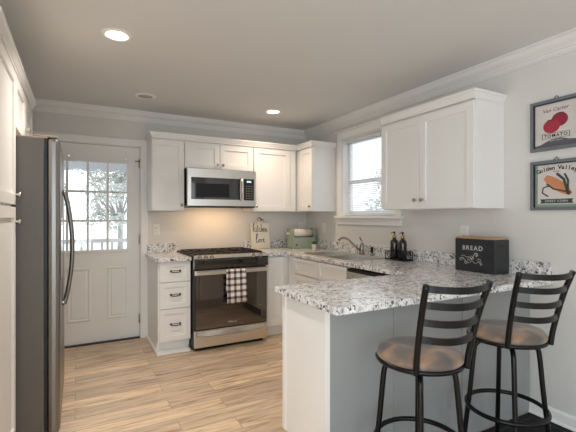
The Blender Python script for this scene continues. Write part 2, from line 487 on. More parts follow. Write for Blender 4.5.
obj('door_casing', mb, M['trim'], w)
mb = MB()
for a0, a1, c0, c1 in ((-1.75, -1.69, 0, 2.08), (0.19, 0.25, 0, 2.08), (-0.78, -0.72, 0.08, 2.0), (-1.69, 0.19, 0, 0.08), (-1.69, 0.19, 2.0, 2.08)): mb.box(XL - 0.06, XL - 0.02, a0, a1, c0, c1)
obj('door_frame', mb, M['vinyl'], w)
mb = MB(); us = [XL, -0.65, 0.35, 0.68, 2.22, XR]; zs = [0, 0.48, 2.22, ZC]
mb.cells(us, zs, lambda i, j: not (i in (1, 3) and j == 1), lambda u, v, w: (u, w, v), YF - 0.1, YF); struct('wall_front', mb, M['wall'])

# crown mouldings (profile: distance from wall, height below ceiling)
CP = [(0, 0), (0.078, 0), (0.078, -0.012), (0.068, -0.013), (0.066, -0.026), (0.058, -0.042), (0.044, -0.054), (0.030, -0.062), (0.028, -0.074), (0.019, -0.076), (0.017, -0.092), (0.010, -0.094), (0.010, -0.104), (0, -0.104)]
struct('trim_1', MB().prism(CP, lambda u, v, w: (w, YW - u, ZC + v), XL, XR), M['crown'])
struct('trim_2', MB().prism(CP, lambda u, v, w: (XR - u, w, ZC + v), YF, YW), M['crown'])
struct('trim_3', MB().prism(CP, lambda u, v, w: (XL + u, w, ZC + v), YF, YW), M['crown'])
BP = [(0, 0), (0.024, 0), (0.022, 0.012), (0.014, 0.020), (0.014, 0.072), (0.006, 0.085), (0, 0.085)]
struct('baseboard_right', MB().prism(BP, lambda u, v, w: (XR - u, w, v), YF, 1.543), M['trim'])
struct('baseboard_left', MB().prism(BP, lambda u, v, w: (XL + u, w, v), 0.33, 1.985), M['trim'])

# back door: divided lites over raised panels
door = sroot('door_1', (0.19, YW, 0))
DX0, DX1 = -0.318, 0.5965
LX = (-0.275, 0.466); LZ = (0.965, 1.868)
mb = MB()
us = [DX0, LX[0] - 0.012, LX[1] + 0.012, DX1]; zs = [0.012, LZ[0] - 0.012, LZ[1] + 0.012, 2.052]
mb.cells(us, zs, lambda i, j: not (i == 1 and j == 1), lambda u, v, w: (u, w, v), YW + 0.03, YW + 0.075)
obj('door_slab', mb, M['door'], door)
mb = MB()      # raised lite frame with muntins
for a0, a1, z0, z1 in ((LX[0] - 0.03, LX[0], LZ[0] - 0.03, LZ[1] + 0.03), (LX[1], LX[1] + 0.03, LZ[0] - 0.03, LZ[1] + 0.03), (LX[0], LX[1], LZ[0] - 0.03, LZ[0]), (LX[0], LX[1], LZ[1], LZ[1] + 0.03)):
    mb.box(a0, a1, YW + 0.018, YW + 0.045, z0, z1, 0.003)
for k in (1, 2, 3):
    x = LX[0] + (LX[1] - LX[0]) * k / 4; mb.box(x - 0.011, x + 0.011, YW + 0.024, YW + 0.06, LZ[0], LZ[1], 0.002)
for k in (1, 2):
    z = LZ[0] + (LZ[1] - LZ[0]) * k / 3; mb.box(LX[0], LX[1], YW + 0.026, YW + 0.058, z - 0.011, z + 0.011, 0.002)
obj('lite_frame', mb, M['door'], door)
obj('glass', MB().box(LX[0] - 0.01, LX[1] + 0.01, YW + 0.048, YW + 0.052, LZ[0] - 0.01, LZ[1] + 0.01), M['glass'], door)
for a0, a1 in ((-0.089, 0.118), (0.280, 0.474)):
    mb = MB(); z0, z1 = 0.24, 0.78
    for b0, b1, c0, c1 in ((a0, a0 + 0.016, z0, z1), (a1 - 0.016, a1, z0, z1), (a0, a1, z0, z0 + 0.016), (a0, a1, z1 - 0.016, z1)):
        mb.box(b0, b1, YW + 0.020, YW + 0.032, c0, c1, 0.004)
    mb.box(a0 + 0.035, a1 - 0.035, YW + 0.024, YW + 0.032, z0 + 0.035, z1 - 0.035, 0.004)
    obj('door_panel', mb, M['door'], door)
mb = MB()
mb.box(DX1 + 0.008, DX1 + 0.078, YW - 0.018, YW + 0.0, 0, 2.127, 0.003).box(DX0 - 0.078, DX0 - 0.008, YW - 0.018, YW, 0, 2.127, 0.003)
mb.box(DX0 - 0.078, DX1 + 0.078, YW - 0.0185, YW, 2.060, 2.130, 0.003)
mb.box(DX1 + 0.003, DX1 + 0.02, YW - 0.004, YW + 0.1, 0, 2.06).box(DX0 - 0.02, DX0 - 0.003, YW - 0.004, YW + 0.1, 0, 2.06).box(DX0 - 0.02, DX1 + 0.02, YW - 0.004, YW + 0.1, 2.055, 2.075)
obj('door_casing', mb, M['trim'], door)
for z in (0.21, 1.06, 1.88):
    mb = MB().box(DX1 - 0.012, DX1 + 0.014, YW + 0.008, YW + 0.022, z - 0.045, z + 0.045)
    mb.tube([(DX1 + 0.002, YW + 0.004, z - 0.052), (DX1 + 0.002, YW + 0.004, z + 0.052)], 0.007, 8)
    obj('hinge', mb, M['knob'], door)
obj('hinge_stop', MB().box(DX1 - 0.05, DX1, YW - 0.004, YW + 0.006, 1.90, 1.908), M['ink'], door)
obj('threshold', MB().box(DX0, DX1, YW - 0.01, YW + 0.12, 0, 0.012), M['blackplastic'], door)
for x in (-0.075, LX[1] - 0.01):
    obj('blind_bracket', MB().box(x - 0.012, x + 0.012, YW + 0.008, YW + 0.03, 1.905, 1.93, 0.002), M['chrome'], door)

# sink window with blinds
win = sroot('window_1', (XR, 3.23, WIN[2]))
y0, y1, z0, z1 = WIN
mb = MB()
mb.box(XR - 0.02, XR, y1 + 0.002, y1 + 0.078, z0 - 0.01, z1 + 0.075, 0.003).box(XR - 0.02, XR, y0 - 0.078, y0 - 0.002, z0 - 0.01, z1 + 0.075, 0.003)
mb.box(XR - 0.0205, XR, y0 - 0.078, y1 + 0.078, z1 + 0.002, z1 + 0.078, 0.003)
mb.box(XR - 0.045, XR, y0 - 0.10, y1 + 0.10, z1 + 0.078, z1 + 0.094, 0.004)
for yy in (y0, y1 - 0.012): mb.box(XR - 0.005, XR + 0.12, yy, yy + 0.012, z0, z1)
mb.box(XR - 0.005, XR + 0.12, y0, y1, z1 - 0.012, z1)
obj('window_casing', mb, M['trim'], win)
obj('window_sill', MB().box(XR - 0.055, XR + 0.11, y0 - 0.10, y1 + 0.10, z0 - 0.026, z0 + 0.002, 0.004), M['trim'], win)
obj('window_apron', MB().box(XR - 0.018, XR, y0 - 0.078, y1 + 0.078, z0 - 0.095, z0 - 0.026, 0.004), M['trim'], win)
mb = MB(); zm = 1.70
for a0, a1, c0, c1, dx in ((y0 + 0.012, y0 + 0.055, z0, z1 - 0.012, 0), (y1 - 0.055, y1 - 0.012, z0, z1 - 0.012, 0), (y0 + 0.055, y1 - 0.055, z0, z0 + 0.05, 0), (y0 + 0.055, y1 - 0.055, z1 - 0.055, z1 - 0.012, 0), (y0 + 0.055, y1 - 0.055, zm - 0.02, zm + 0.02, 0)):
    mb.box(XR + 0.07, XR + 0.105, a0, a1, c0, c1, 0.002)
obj('sash', mb, M['vinyl'], win)
obj('glass', MB().box(XR + 0.085, XR + 0.089, y0 + 0.02, y1 - 0.02, z0 + 0.01, z1 - 0.02), M['glass'], win)
bl = MB(); n = 40; top = z1 - 0.055; bot = z0 + 0.035
for k in range(n):
    z = bot + (top - bot) * k / (n - 1); d = 0.0098; h = 0.0062
    bl.prism([(-d, -h), (0, h * 0.2), (d, h), (d, h + 0.0008), (0, h * 0.2 + 0.0012), (-d, -h + 0.0008)], lambda u, v, w, z=z: (XR + 0.040 + u, w, z + v), y0 + 0.018, y1 - 0.018)
obj('blind_slats', bl, M['slat'], win)
obj('blind_headrail', MB().box(XR + 0.022, XR + 0.058, y0 + 0.014, y1 - 0.014, z1 - 0.045, z1 - 0.014, 0.002), M['slat'], win)
obj('blind_bottom_rail', MB().box(XR + 0.028, XR + 0.052, y0 + 0.018, y1 - 0.018, z0 + 0.008, z0 + 0.024, 0.003), M['slat'], win)
mb = MB()
for yy in (y0 + 0.15, y1 - 0.15): mb.tube([(XR + 0.028, yy, z0 + 0.02), (XR + 0.028, yy, z1 - 0.03)], 0.0012, 5)
mb.tube([(XR + 0.02, y1 - 0.10, z1 - 0.05), (XR + 0.02, y1 - 0.102, z1 - 0.48)], 0.003, 6)
obj('blind_cord', mb, M['slat'], win)

# window openings added behind the camera to let in light (seen only in reflections)
for i, (a0, a1) in enumerate(((-0.65, 0.35), (0.68, 2.22))):
    w = sroot('window_%d' % (i + 2), ((a0 + a1) / 2, YF, 0.48)); mb = MB()
    for b0, b1, c0, c1 in ((a0 - 0.07, a0, 0.41, 2.29), (a1, a1 + 0.07, 0.41, 2.29), (a0, a1, 0.41, 0.48), (a0, a1, 2.22, 2.29)):
        mb.box(b0, b1, YF, YF + 0.015, c0, c1)
    obj('window_casing', mb, M['trim'], w)
    mb = MB(); mb.box(a0, a1, YF - 0.08, YF - 0.05, 1.33, 1.37)
    for b0, b1 in ((a0, a0 + 0.04), (a1 - 0.04, a1)): mb.box(b0, b1, YF - 0.08, YF - 0.05, 0.48, 2.22)
    obj('sash', mb, M['vinyl'], w)

# outlets and switch plates on the walls
def outlet(f, a, z, label, holes=True, group='white wall plates'):
    root = thing('outlet_plate' if holes else 'switch_plate', label, 'outlet' if holes else 'switch', f(a, 0, z - 0.057), group)
    mb = MB(); fbox(mb, f, a - 0.036, a + 0.036, -0.006, 0.0, z - 0.058, z + 0.058, 0.002); obj('plate', mb, M['white'], root)
    if holes:
        for dz in (-0.022, 0.022):
            mb = MB(); fbox(mb, f, a - 0.016, a + 0.016, -0.008, -0.004, z + dz - 0.014, z + dz + 0.014, 0.002); r = obj('receptacle', mb, M['white'], root)
            mb = MB(); fbox(mb, f, a - 0.008, a - 0.0055, -0.0085, -0.007, z + dz - 0.005, z + dz + 0.005); fbox(mb, f, a + 0.0055, a + 0.008, -0.0085, -0.007, z + dz - 0.005, z + dz + 0.005)
            obj('slot', mb, M['ink'], r)
    else:
        mb = MB(); fbox(mb, f, a - 0.006, a + 0.006, -0.014, -0.004, z - 0.012, z + 0.012, 0.001); obj('toggle', mb, M['white'], root)
fB, fR = face_map('-Y', YW), face_map('-X', XR)
outlet(fB, 0.765, 1.165, 'white outlet on the wall left of the range')
outlet(fB, 2.600, 1.175, 'white outlet on the back wall behind the green paper towel holder')
outlet(fR, 4.04, 1.165, 'white switch plate below the corner cabinet beside the sink window', holes=False)
outlet(fR, 2.05, 1.185, 'white outlet on the wall behind the black bread box')

# ------------------------------------------------------------------ wall cabinets
ZB, ZT = 1.3684, 2.112
def wall_cabinet(label, f, a0, a1, depth, z0, z1, doors, group='white wall cabinets', kn=(), fill=None, hidden_side=None):
    c = f((a0 + a1) / 2, depth / 2, z0)
    root = thing('wall_cabinet', label, 'cabinet', c, group)
    mb = MB(); fbox(mb, f, a0 + 0.0007, a1 - 0.0007, 0.022, depth - 0.001, z0, z1, 0.0015); obj('body', mb, M['cab'], root)
    for (d0, d1), k in zip(doors, kn):
        d = obj('cabinet_door', shaker(f, d0, d1, z0 + 0.004, z1 - 0.012), M['cab'], root)
        if k: knob(f, k[0], k[1], d)
    return root
fU = face_map('-Y', YW - 0.33)
wall_cabinet('narrow white wall cabinet between the back door and the microwave', fU, 0.6656, 0.9960, 0.33, ZB, ZT, [(0.668, 0.994)], kn=[(0.962, 1.432)])
wall_cabinet('short double-door white wall cabinet above the microwave', fU, 0.9960, 1.780, 0.33, 1.822, ZT, [(0.999, 1.384), (1.386, 1.777)], kn=[(1.355, 1.872), (1.415, 1.872)])
wall_cabinet('single-door white wall cabinet right of the microwave', fU, 1.780, 2.3535, 0.33, ZB, ZT, [(1.79, 2.262)], kn=[(1.817, 1.425)])
fUX = face_map('-X', XR - 0.33)
wall_cabinet('white corner wall cabinet with a blank side facing the sink window', fUX, 3.7966, YW - 0.001, 0.33, ZB, ZT, [(3.80, 4.075)], kn=[(3.835, 1.425)])
wall_cabinet('double-door white wall cabinet above the bread box, right of the window', fUX, 1.7256, 2.643, 0.33, ZB, ZT, [(1.729, 2.2065), (2.2085, 2.641)], kn=[(2.172, 1.44), (2.243, 1.44)])
KP = [(0.0, 0), (0.0, 0.012), (-0.006, 0.018), (-0.016, 0.042), (-0.022, 0.046), (-0.022, 0.062), (0.05, 0.062), (0.05, 0)]   # out of the face (negative), up
def crown_run(pts, label, name='cabinet_crown'):
    """pts: list of (x, y) along cabinet face, out = left-hand normal; mitred"""
    mb = MB(); P = [Vector((p[0], p[1])) for p in pts]; rings = []
    for i, p in enumerate(P):
        ns = []
        if i > 0: t = (P[i] - P[i - 1]).normalized(); ns.append(Vector((t.y, -t.x)))
        if i < len(P) - 1: t = (P[i + 1] - P[i]).normalized(); ns.append(Vector((t.y, -t.x)))
        nn = sum(ns, Vector((0, 0))); nn /= nn.length; sc_ = 1 / nn.dot(ns[0])
        rings.append([mb.bm.verts.new((p.x + nn.x * sc_ * -u, p.y + nn.y * sc_ * -u, ZT + 0.0005 + v)) for u, v in [(min(k[0], 0.01), k[1]) for k in KP]])
    n = len(KP)
    for A, B in zip(rings, rings[1:]):
        for j in range(n): mb.bm.faces.new((A[j], A[(j + 1) % n], B[(j + 1) % n], B[j]))
    mb.bm.faces.new(rings[0]); mb.bm.faces.new(rings[-1][::-1])
    return tag(obj(name, mb, M['cab']), label, 'moulding', 'crown mouldings on the cabinets')
crown_run([(0.6656, YW - 0.002), (0.6656, YW - 0.33), (XR - 0.33, YW - 0.33), (XR - 0.33, 3.7966), (XR - 0.002, 3.7966)], 'white crown moulding along the top of the wall cabinets around the microwave')
crown_run([(XR - 0.33, 2.643), (XR - 0.33, 1.7256), (XR - 0.002, 1.7256)], 'white crown moulding on top of the cabinet above the bread box')

# ------------------------------------------------------------------ base cabinets
ZK, ZCB = 0.105, 0.878
fBB = face_map('-Y', 3.825)
root = thing('drawer_cabinet', 'narrow white base cabinet with three drawers left of the range', 'cabinet', (0.82, 4.15, 0))
mb = MB(); fbox(mb, fBB, 0.672, 0.981, 0.022, YW - 3.826, ZK, ZCB, 0.001); fbox(mb, fBB, 0.672, 0.981, 0.07, YW - 3.826, 0.0, ZK); obj('body', mb, M['cab'], root)
for a, b in ((0.682, 0.876), (0.427, 0.679), (0.118, 0.424)):
    dr = obj('drawer', shaker(fBB, 0.684, 0.979, a, b, w=0.045), M['cab'], root)
    zc = (a + b) / 2 + 0.008; xc = 0.832; mb = MB()
    pts = [(xc + 0.048 * math.sin(t), 3.825 - 0.004 - 0.020 * math.cos(t) ** 0.5 if abs(math.cos(t)) > 1e-6 else 3.821, zc - 0.012 * math.cos(t)) for t in [PI * (k / 10 - 0.5) * 0.98 for k in range(11)]]
    mb.tube(pts, 0.0042, 8)
    for s in (-1, 1): mb.box(xc + s * 0.044 - 0.009, xc + s * 0.044 + 0.009, 3.818, 3.826, zc - 0.006, zc + 0.008, 0.002)
    mb.tube([(xc - 0.05, 3.822, zc + 0.004), (xc - 0.02, 3.820, zc + 0.001), (xc, 3.820, zc + 0.004), (xc + 0.02, 3.820, zc + 0.001), (xc + 0.05, 3.822, zc + 0.004)], 0.003, 6)
    obj('drawer_pull', mb, M['iron'], dr)
obj('base_moulding', MB().box(0.655, 0.672, 3.81, YW - 0.002, 0, 0.028, 0.004).box(0.655, 0.972, 3.80, 3.825, 0, 0.022, 0.004).box(0.672, 0.972, 3.82, 3.90, 0.0, 0.02), M['trim'], root)

root = thing('base_cabinet', 'white base cabinet with one door right of the range', 'cabinet', (1.92, 4.15, 0), 'white base cabinets')
mb = MB(); fbox(mb, fBB, 1.768, 2.085, 0.022, YW - 3.826, ZK, ZCB, 0.001); fbox(mb, fBB, 1.768, 2.085, 0.07, YW - 3.826, 0.0, ZK); obj('body', mb, M['cab'], root)
d = obj('cabinet_door', shaker(fBB, 1.775, 2.015, 0.118, 0.868, w=0.05), M['cab'], root); knob(fBB, 1.800, 0.800, d, s=0.9)

fS = face_map('-X', 2.066)
root = thing('sink_cabinet', 'white base cabinet with two false drawer fronts under the sink', 'cabinet', (2.37, 3.28, 0), 'white base cabinets')
mb = MB()
fbox(mb, fS, 2.745, 3.823, 0.022, 0.04, ZK, ZCB, 0.001); fbox(mb, fS, 2.745, 2.763, 0.04, 0.617, ZK, ZCB); fbox(mb, fS, 3.805, 3.823, 0.04, 0.617, ZK, ZCB)
fbox(mb, fS, 2.763, 3.805, 0.04, 0.617, ZK, ZK + 0.02); fbox(mb, fS, 2.745, 3.823, 0.07, 0.09, 0, ZK)
obj('body', mb, M['cab'], root)
for a0, a1 in ((2.76, 3.225), (3.235, 3.70)):
    obj('false_front', shaker(fS, a0, a1, 0.70, 0.868, w=0.042), M['cab'], root)
    d = obj('cabinet_door', shaker(fS, a0, a1, 0.118, 0.69, w=0.055), M['cab'], root); knob(fS, a1 - 0.03 if a0 < 3 else a0 + 0.03, 0.64, d)

root_s = root
mb = MB(); fbox(mb, fS, 3.702, 3.822, 0.001, 0.0215, ZK, ZCB); obj('filler', mb, M['cab'], root_s)
root = thing('dishwasher', 'stainless dishwasher with a black top edge under the counter beside the sink', 'dishwasher', (2.37, 2.44, 0))
mb = MB(); fbox(mb, fS, 2.142, 2.738, 0.02, 0.60, 0.10, 0.862); obj('tub', mb, M['blackplastic'], root)
mb = MB(); fbox(mb, fS, 2.145, 2.735, -0.006, 0.02, 0.12, 0.835, 0.004); dd = obj('dishwasher_door', mb, M['steelh'], root)
mb = MB(); fbox(mb, fS, 2.145, 2.735, -0.008, 0.02, 0.836, 0.864, 0.002); obj('control_strip', mb, M['oveninner'], dd)
mb = MB(); mb.tube([fS(2.22, 0, 0.79), fS(2.22, -0.04, 0.79), fS(2.66, -0.04, 0.79), fS(2.66, 0, 0.79)], 0.008, 8); obj('handle', mb, M['steelh'], dd)
mb = MB(); fbox(mb, fS, 2.145, 2.735, 0.06, 0.075, 0, 0.10); obj('kick_plate', mb, M['blackplastic'], root)

# peninsula base
PX0, PX1, PY0, PY1 = 1.040, XR - 0.002, 1.545, 1.985
root = thing('peninsula_cabinet', 'white panelled peninsula base under the granite breakfast bar', 'cabinet', (1.9, 1.75, 0))
mb = MB().box(PX0 + 0.02, PX1, PY0 + 0.012, PY1, 0.105, ZCB, 0.001).box(PX0 + 0.02, PX1, PY0 + 0.012, PY1 - 0.07, 0, 0.105)
obj('body', mb, M['cab'], root)
obj('end_panel', MB().box(PX0, PX0 + 0.02, PY0, PY1 - 0.07, 0.0, ZCB).box(PX0, PX0 + 0.02, PY1 - 0.07, PY1, 0.105, ZCB).box(PX0 - 0.006, PX0, PY1 - 0.035, PY1, 0.105, ZCB, 0.001).box(PX0 - 0.006, PX0, PY0, PY0 + 0.022, 0, ZCB, 0.001), M['cab'], root)
obj('back_panel', MB().box(PX0 + 0.0005, PX1, PY0 + 0.0005, PY0 + 0.012, 0, ZCB).box(1.46, 1.478, PY0 - 0.004, PY0, 0.0, ZCB, 0.001).box(2.0, 2.018, PY0 - 0.004, PY0, 0.0, ZCB, 0.001), M['panel'], root)
f = face_map('+Y', PY1 + 0.020)
for k in range(2):
    a = 1.06 + k * 0.46
    d = obj('cabinet_door', shaker(f, a, a + 0.455, 0.118, 0.868), M['cab'], root); knob(f, a + 0.03, 0.80, d)

# ------------------------------------------------------------------ worktops
ZW0, ZW1 = 0.878, 0.914
SK = (2.115, 2.620, 2.835, 3.625)     # sink cut-out
CX0, CY0, CY1 = 0.995, 1.397, 2.010
xs_ = [CX0, 1.767, 2.045, SK[0], SK[1], XR - 0.001]; ys_ = [CY0, CY1, SK[2], SK[3], 3.80, YW - 0.001]
def solid(i, j):
    x, y = (xs_[i] + xs_[i + 1]) / 2, (ys_[j] + ys_[j + 1]) / 2
    if y < CY1: return True
    if SK[0] < x < SK[1] and SK[2] < y < SK[3]: return False
    if x > 2.045: return True
    return y > 3.80 and x > 1.767
tag(obj('worktop', MB().cells(xs_, ys_, solid, lambda u, v, w: (u, v, w), ZW0, ZW1), M['granite'], bevel=0.005),
    'long white and grey speckled granite worktop running from the range round to the breakfast bar', 'countertop')
tag(obj('worktop', MB().box(0.648, 0.982, 3.795, YW - 0.001, ZW0, ZW1), M['granite'], bevel=0.005),
    'small speckled granite worktop on the drawer cabinet left of the range', 'countertop')
mb = MB().box(1.79, XR - 0.024, YW - 0.022, YW - 0.001, ZW1 + 0.0005, ZW1 + 0.100, 0.002)
mb.box(XR - 0.022, XR - 0.001, 1.408, YW - 0.001, ZW1 + 0.0005, ZW1 + 0.100, 0.002)
tag(obj('backsplash', mb, M['granite']), 'low granite backsplash along the sink wall and corner', 'backsplash')
tag(obj('backsplash', MB().box(0.668, 0.99, YW - 0.022, YW - 0.001, ZW1 + 0.0005, ZW1 + 0.100, 0.002), M['granite']), 'short granite backsplash left of the range', 'backsplash')

# sink and faucet
root = thing('sink', 'double-bowl stainless drop-in sink below the window', 'sink', (2.37, 3.23, ZW1))
sx0, sx1, sy0, sy1 = 2.098, 2.640, 2.815, 3.645
bx0, bx1 = 2.125, 2.545; by = ((2.845, 3.215), (3.245, 3.615))
mb = MB().cells([sx0, bx0, bx1, sx1], [sy0, by[0][0], by[0][1], by[1][0], by[1][1], sy1], lambda i, j: not (i == 1 and j in (1, 3)), lambda u, v, w: (u, v, w), ZW1 + 0.0003, ZW1 + 0.006)
obj('rim', mb, M['sink'], root, bevel=0.002)
for a0, a1 in by:
    mb = MB(); t = 0.003; zb = ZW1 - 0.17
    mb.box(bx0 - t, bx0, a0 - t, a1 + t, zb, ZW1 + 0.003).box(bx1, bx1 + t, a0 - t, a1 + t, zb, ZW1 + 0.003).box(bx0, bx1, a0 - t, a0, zb, ZW1 + 0.003).box(bx0, bx1, a1, a1 + t, zb, ZW1 + 0.003).box(bx0 - t, bx1 + t, a0 - t, a1 + t, zb - t, zb)
    b = obj('bowl', mb, M['steelh'], root)
    obj('drain', MB().lathe([(0.045, 0), (0.04, 0.004), (0.02, 0.001)], ((bx0 + bx1) / 2, (a0 + a1) / 2, zb)), M['chrome'], b)
root = thing('faucet', 'arched steel kitchen faucet with lever handle behind the sink', 'faucet', (2.592, 3.20, ZW1 + 0.006))
B = Vector((2.592, 3.20, ZW1 + 0.006))
obj('base', MB().lathe([(0.030, 0), (0.030, 0.008), (0.024, 0.014), (0.021, 0.085), (0.023, 0.10), (0.016, 0.112)], B), M['faucet'], root)
pts = [B + Vector((-0.004, 0.0, 0.035)), B + Vector((-0.04, 0.01, 0.055)), B + Vector((-0.09, 0.025, 0.10)), B + Vector((-0.135, 0.045, 0.150)), B + Vector((-0.175, 0.06, 0.172)), B + Vector((-0.215, 0.07, 0.168)), B + Vector((-0.235, 0.075, 0.145))]
obj('spout', MB().tube(pts, [0.013, 0.012, 0.011, 0.0105, 0.0105, 0.011, 0.013], 12), M['faucet'], root)
obj('lever', MB().tube([B + Vector((0, 0, 0.10)), B + Vector((0.004, 0.004, 0.13)), B + Vector((-0.012, 0.018, 0.175))], [0.012, 0.007, 0.008], 10), M['faucet'], root)
root = thing('sprayer', 'small black-topped side sprayer right of the faucet', 'sprayer', (2.592, 3.04, ZW1 + 0.006))
B = Vector((2.592, 3.04, ZW1 + 0.006))
obj('base', MB().lathe([(0.021, 0), (0.020, 0.012), (0.014, 0.022), (0.013, 0.030)], B, 16), M['faucet'], root)
obj('spray_head', MB().lathe([(0.010, 0.028), (0.012, 0.05), (0.016, 0.075), (0.012, 0.088)], B, 16), M['iron'], root)

# ------------------------------------------------------------------ range
RX0, RX1, RY = 0.988, 1.7625, 3.735
root = thing('range', 'stainless slide-in range with black cooktop and mirror-dark oven door', 'stove', ((RX0 + RX1) / 2, 4.1, 0))
obj('body', MB().box(RX0 + 0.002, RX1 - 0.002, RY + 0.03, YW - 0.03, 0.03, 0.90).box(RX0 + 0.03, RX1 - 0.03, RY + 0.05, YW - 0.05, 0, 0.03), M['blackplastic'], root)
ct = obj('cooktop', MB().box(RX0 - 0.004, RX1 + 0.004, RY + 0.02, YW - 0.024, 0.9155, 0.928, 0.004), M['iron'], root)
mb = MB()
prof = [(RY + 0.03, 0.905), (RY + 0.03, 0.928), (RY + 0.004, 0.926), (RY - 0.022, 0.885), (RY - 0.024, 0.835), (RY - 0.012, 0.800), (RY + 0.03, 0.795)]
mb.prism(prof, lambda u, v, w: (w, u, v), RX0 - 0.001, RX1 + 0.001)
cp = obj('control_panel', mb, M['blackglass'], root, bevel=0.003)
obj('panel_trim', MB().prism([(RY + 0.012, 0.9285), (RY + 0.004, 0.9270), (RY - 0.014, 0.899), (RY - 0.016, 0.900), (RY + 0.002, 0.929), (RY + 0.012, 0.9305)], lambda u, v, w: (w, u, v), RX0, RX1), M['steelh'], cp)
for x in (1.04, 1.10, 1.16, 1.60, 1.68):
    c = Vector((x, RY - 0.006, 0.908)); d = Vector((0, -0.86, 0.52)).normalized()
    obj('burner_knob', MB().tube([c, c + d * 0.010, c + d * 0.012, c + d * 0.026], [0.021, 0.021, 0.016, 0.0145], 16), M['chrome'], cp)
for gx in (RX0 + 0.03, (RX0 + RX1) / 2 + 0.005):
    mb = MB(); w = 0.355; gy0, gy1 = RY + 0.085, YW - 0.08
    for k in range(5):
        x = gx + w * k / 4; mb.box(x - 0.005, x + 0.005, gy0, gy1, 0.934, 0.943)
    for k in range(4):
        y = gy0 + (gy1 - gy0) * k / 3; mb.box(gx, gx + w, y - 0.005, y + 0.005, 0.934, 0.943)
        for x in (gx + 0.004, gx + w - 0.004): mb.box(x - 0.006, x + 0.006, y - 0.006, y + 0.006, 0.928, 0.935)
    obj('grate', mb, M['iron'], root)
for bx, byy, r in ((1.17, 3.93, 0.05), (1.17, 4.25, 0.04), (1.57, 3.93, 0.045), (1.57, 4.25, 0.05), (1.37, 4.09, 0.035)):
    obj('burner', MB().lathe([(r, 0), (r, 0.003), (r * 0.7, 0.005), (r * 0.1, 0.005)], (bx, byy, 0.928), 18), M['iron'], root)
od = obj('oven_door', MB().box(RX0 + 0.004, RX1 - 0.004, RY, RY + 0.03, 0.205, 0.785, 0.003), M['blackplastic'], root)
obj('door_glass', MB().box(RX0 + 0.014, RX1 - 0.014, RY - 0.004, RY + 0.001, 0.212, 0.735, 0.0015), M['ovenglass'], od)
obj('door_trim', MB().box(RX0 + 0.006, RX1 - 0.006, RY - 0.005, RY + 0.004, 0.738, 0.784, 0.002), M['steelh'], od)
mb = MB().box(RX0 + 0.012, RX1 - 0.012, RY - 0.052, RY - 0.034, 0.744, 0.777, 0.005)
for x in (RX0 + 0.03, RX1 - 0.03): mb.box(x - 0.012, x + 0.012, RY - 0.04, RY + 0.002, 0.748, 0.773, 0.003)
obj('oven_handle', mb, M['steelh'], od)
lettering('brand_mark', 'Whirlpool', 0.022, ((RX0 + RX1) / 2, RY - 0.0045, 0.248), (1, 0, 0), (0, 0, 1), M['whiteink'], od, shear=0.2)
dw = obj('storage_drawer', MB().box(RX0 + 0.004, RX1 - 0.004, RY + 0.002, RY + 0.03, 0.035, 0.198, 0.003), M['steelh'], root)
mb = MB(); seg = 14
for k in range(seg):
    t0, t1 = k / seg, (k + 1) / seg
    g = lambda t: 0.160 + 0.0 * t; h = lambda t: 0.146 - 0.020 * (1 - (2 * t - 1) ** 2)
    X0, X1 = RX0 + 0.02 + (RX1 - RX0 - 0.04) * t0, RX0 + 0.02 + (RX1 - RX0 - 0.04) * t1
    vs_ = [mb.bm.verts.new(p) for p in ((X0, RY + 0.001, h(t0)), (X1, RY + 0.001, h(t1)), (X1, RY - 0.016, h(t1) + 0.012), (X0, RY - 0.016, h(t0) + 0.012), (X0, RY + 0.001, 0.186), (X1, RY + 0.001, 0.186))]
    mb.bm.faces.new((vs_[0], vs_[1], vs_[2], vs_[3])); mb.bm.faces.new((vs_[3], vs_[2], vs_[5], vs_[4]))
bmesh.ops.remove_doubles(mb.bm, verts=mb.bm.verts[:], dist=0.0001)
obj('drawer_grip', mb, M['chrome'], dw)

# towel over the oven handle
mb = MB(); NX, pr = 14, []
yh = RY - 0.043
pr = [(yh + 0.013, 0.56), (yh + 0.0125, 0.66), (yh + 0.012, 0.76), (yh + 0.011, 0.780), (yh, 0.784), (yh - 0.011, 0.780), (yh - 0.013, 0.76), (yh - 0.014, 0.70), (yh - 0.016, 0.62), (yh - 0.018, 0.54), (yh - 0.020, 0.455)]
grid = []
for i in range(NX + 1):
    t = i / NX; x = 1.298 + 0.208 * t
    row = []
    for k, (y, z) in enumerate(pr):
        amp = max(0, k - 6) * 0.0016
        yy = y - amp + amp * math.sin(t * 16 + 0.5); zz = z + (0.012 * (t - 0.5) if k == len(pr) - 1 else 0)
        row.append(mb.bm.verts.new((x + 0.004 * math.sin(k * 0.9), yy, zz)))
    grid.append(row)
for i in range(NX):
    for k in range(len(pr) - 1):
        fa = mb.bm.faces.new((grid[i][k], grid[i + 1][k], grid[i + 1][k + 1], grid[i][k + 1])); fa.smooth = True
tw = obj('dish_towel', mb, M['plaid']); tag(tw, 'black and cream plaid dish towel hanging on the oven handle', 'towel')
so = tw.modifiers.new('thickness', 'SOLIDIFY'); so.thickness = 0.002; so.offset = 0
mb = MB()
for i in range(16):
    x = 1.301 + 0.202 * i / 15; mb.tube([(x, yh - 0.024, 0.459), (x + 0.002, yh - 0.025, 0.443)], 0.0025, 5)
obj('fringe', mb, M['plaid'], tw)

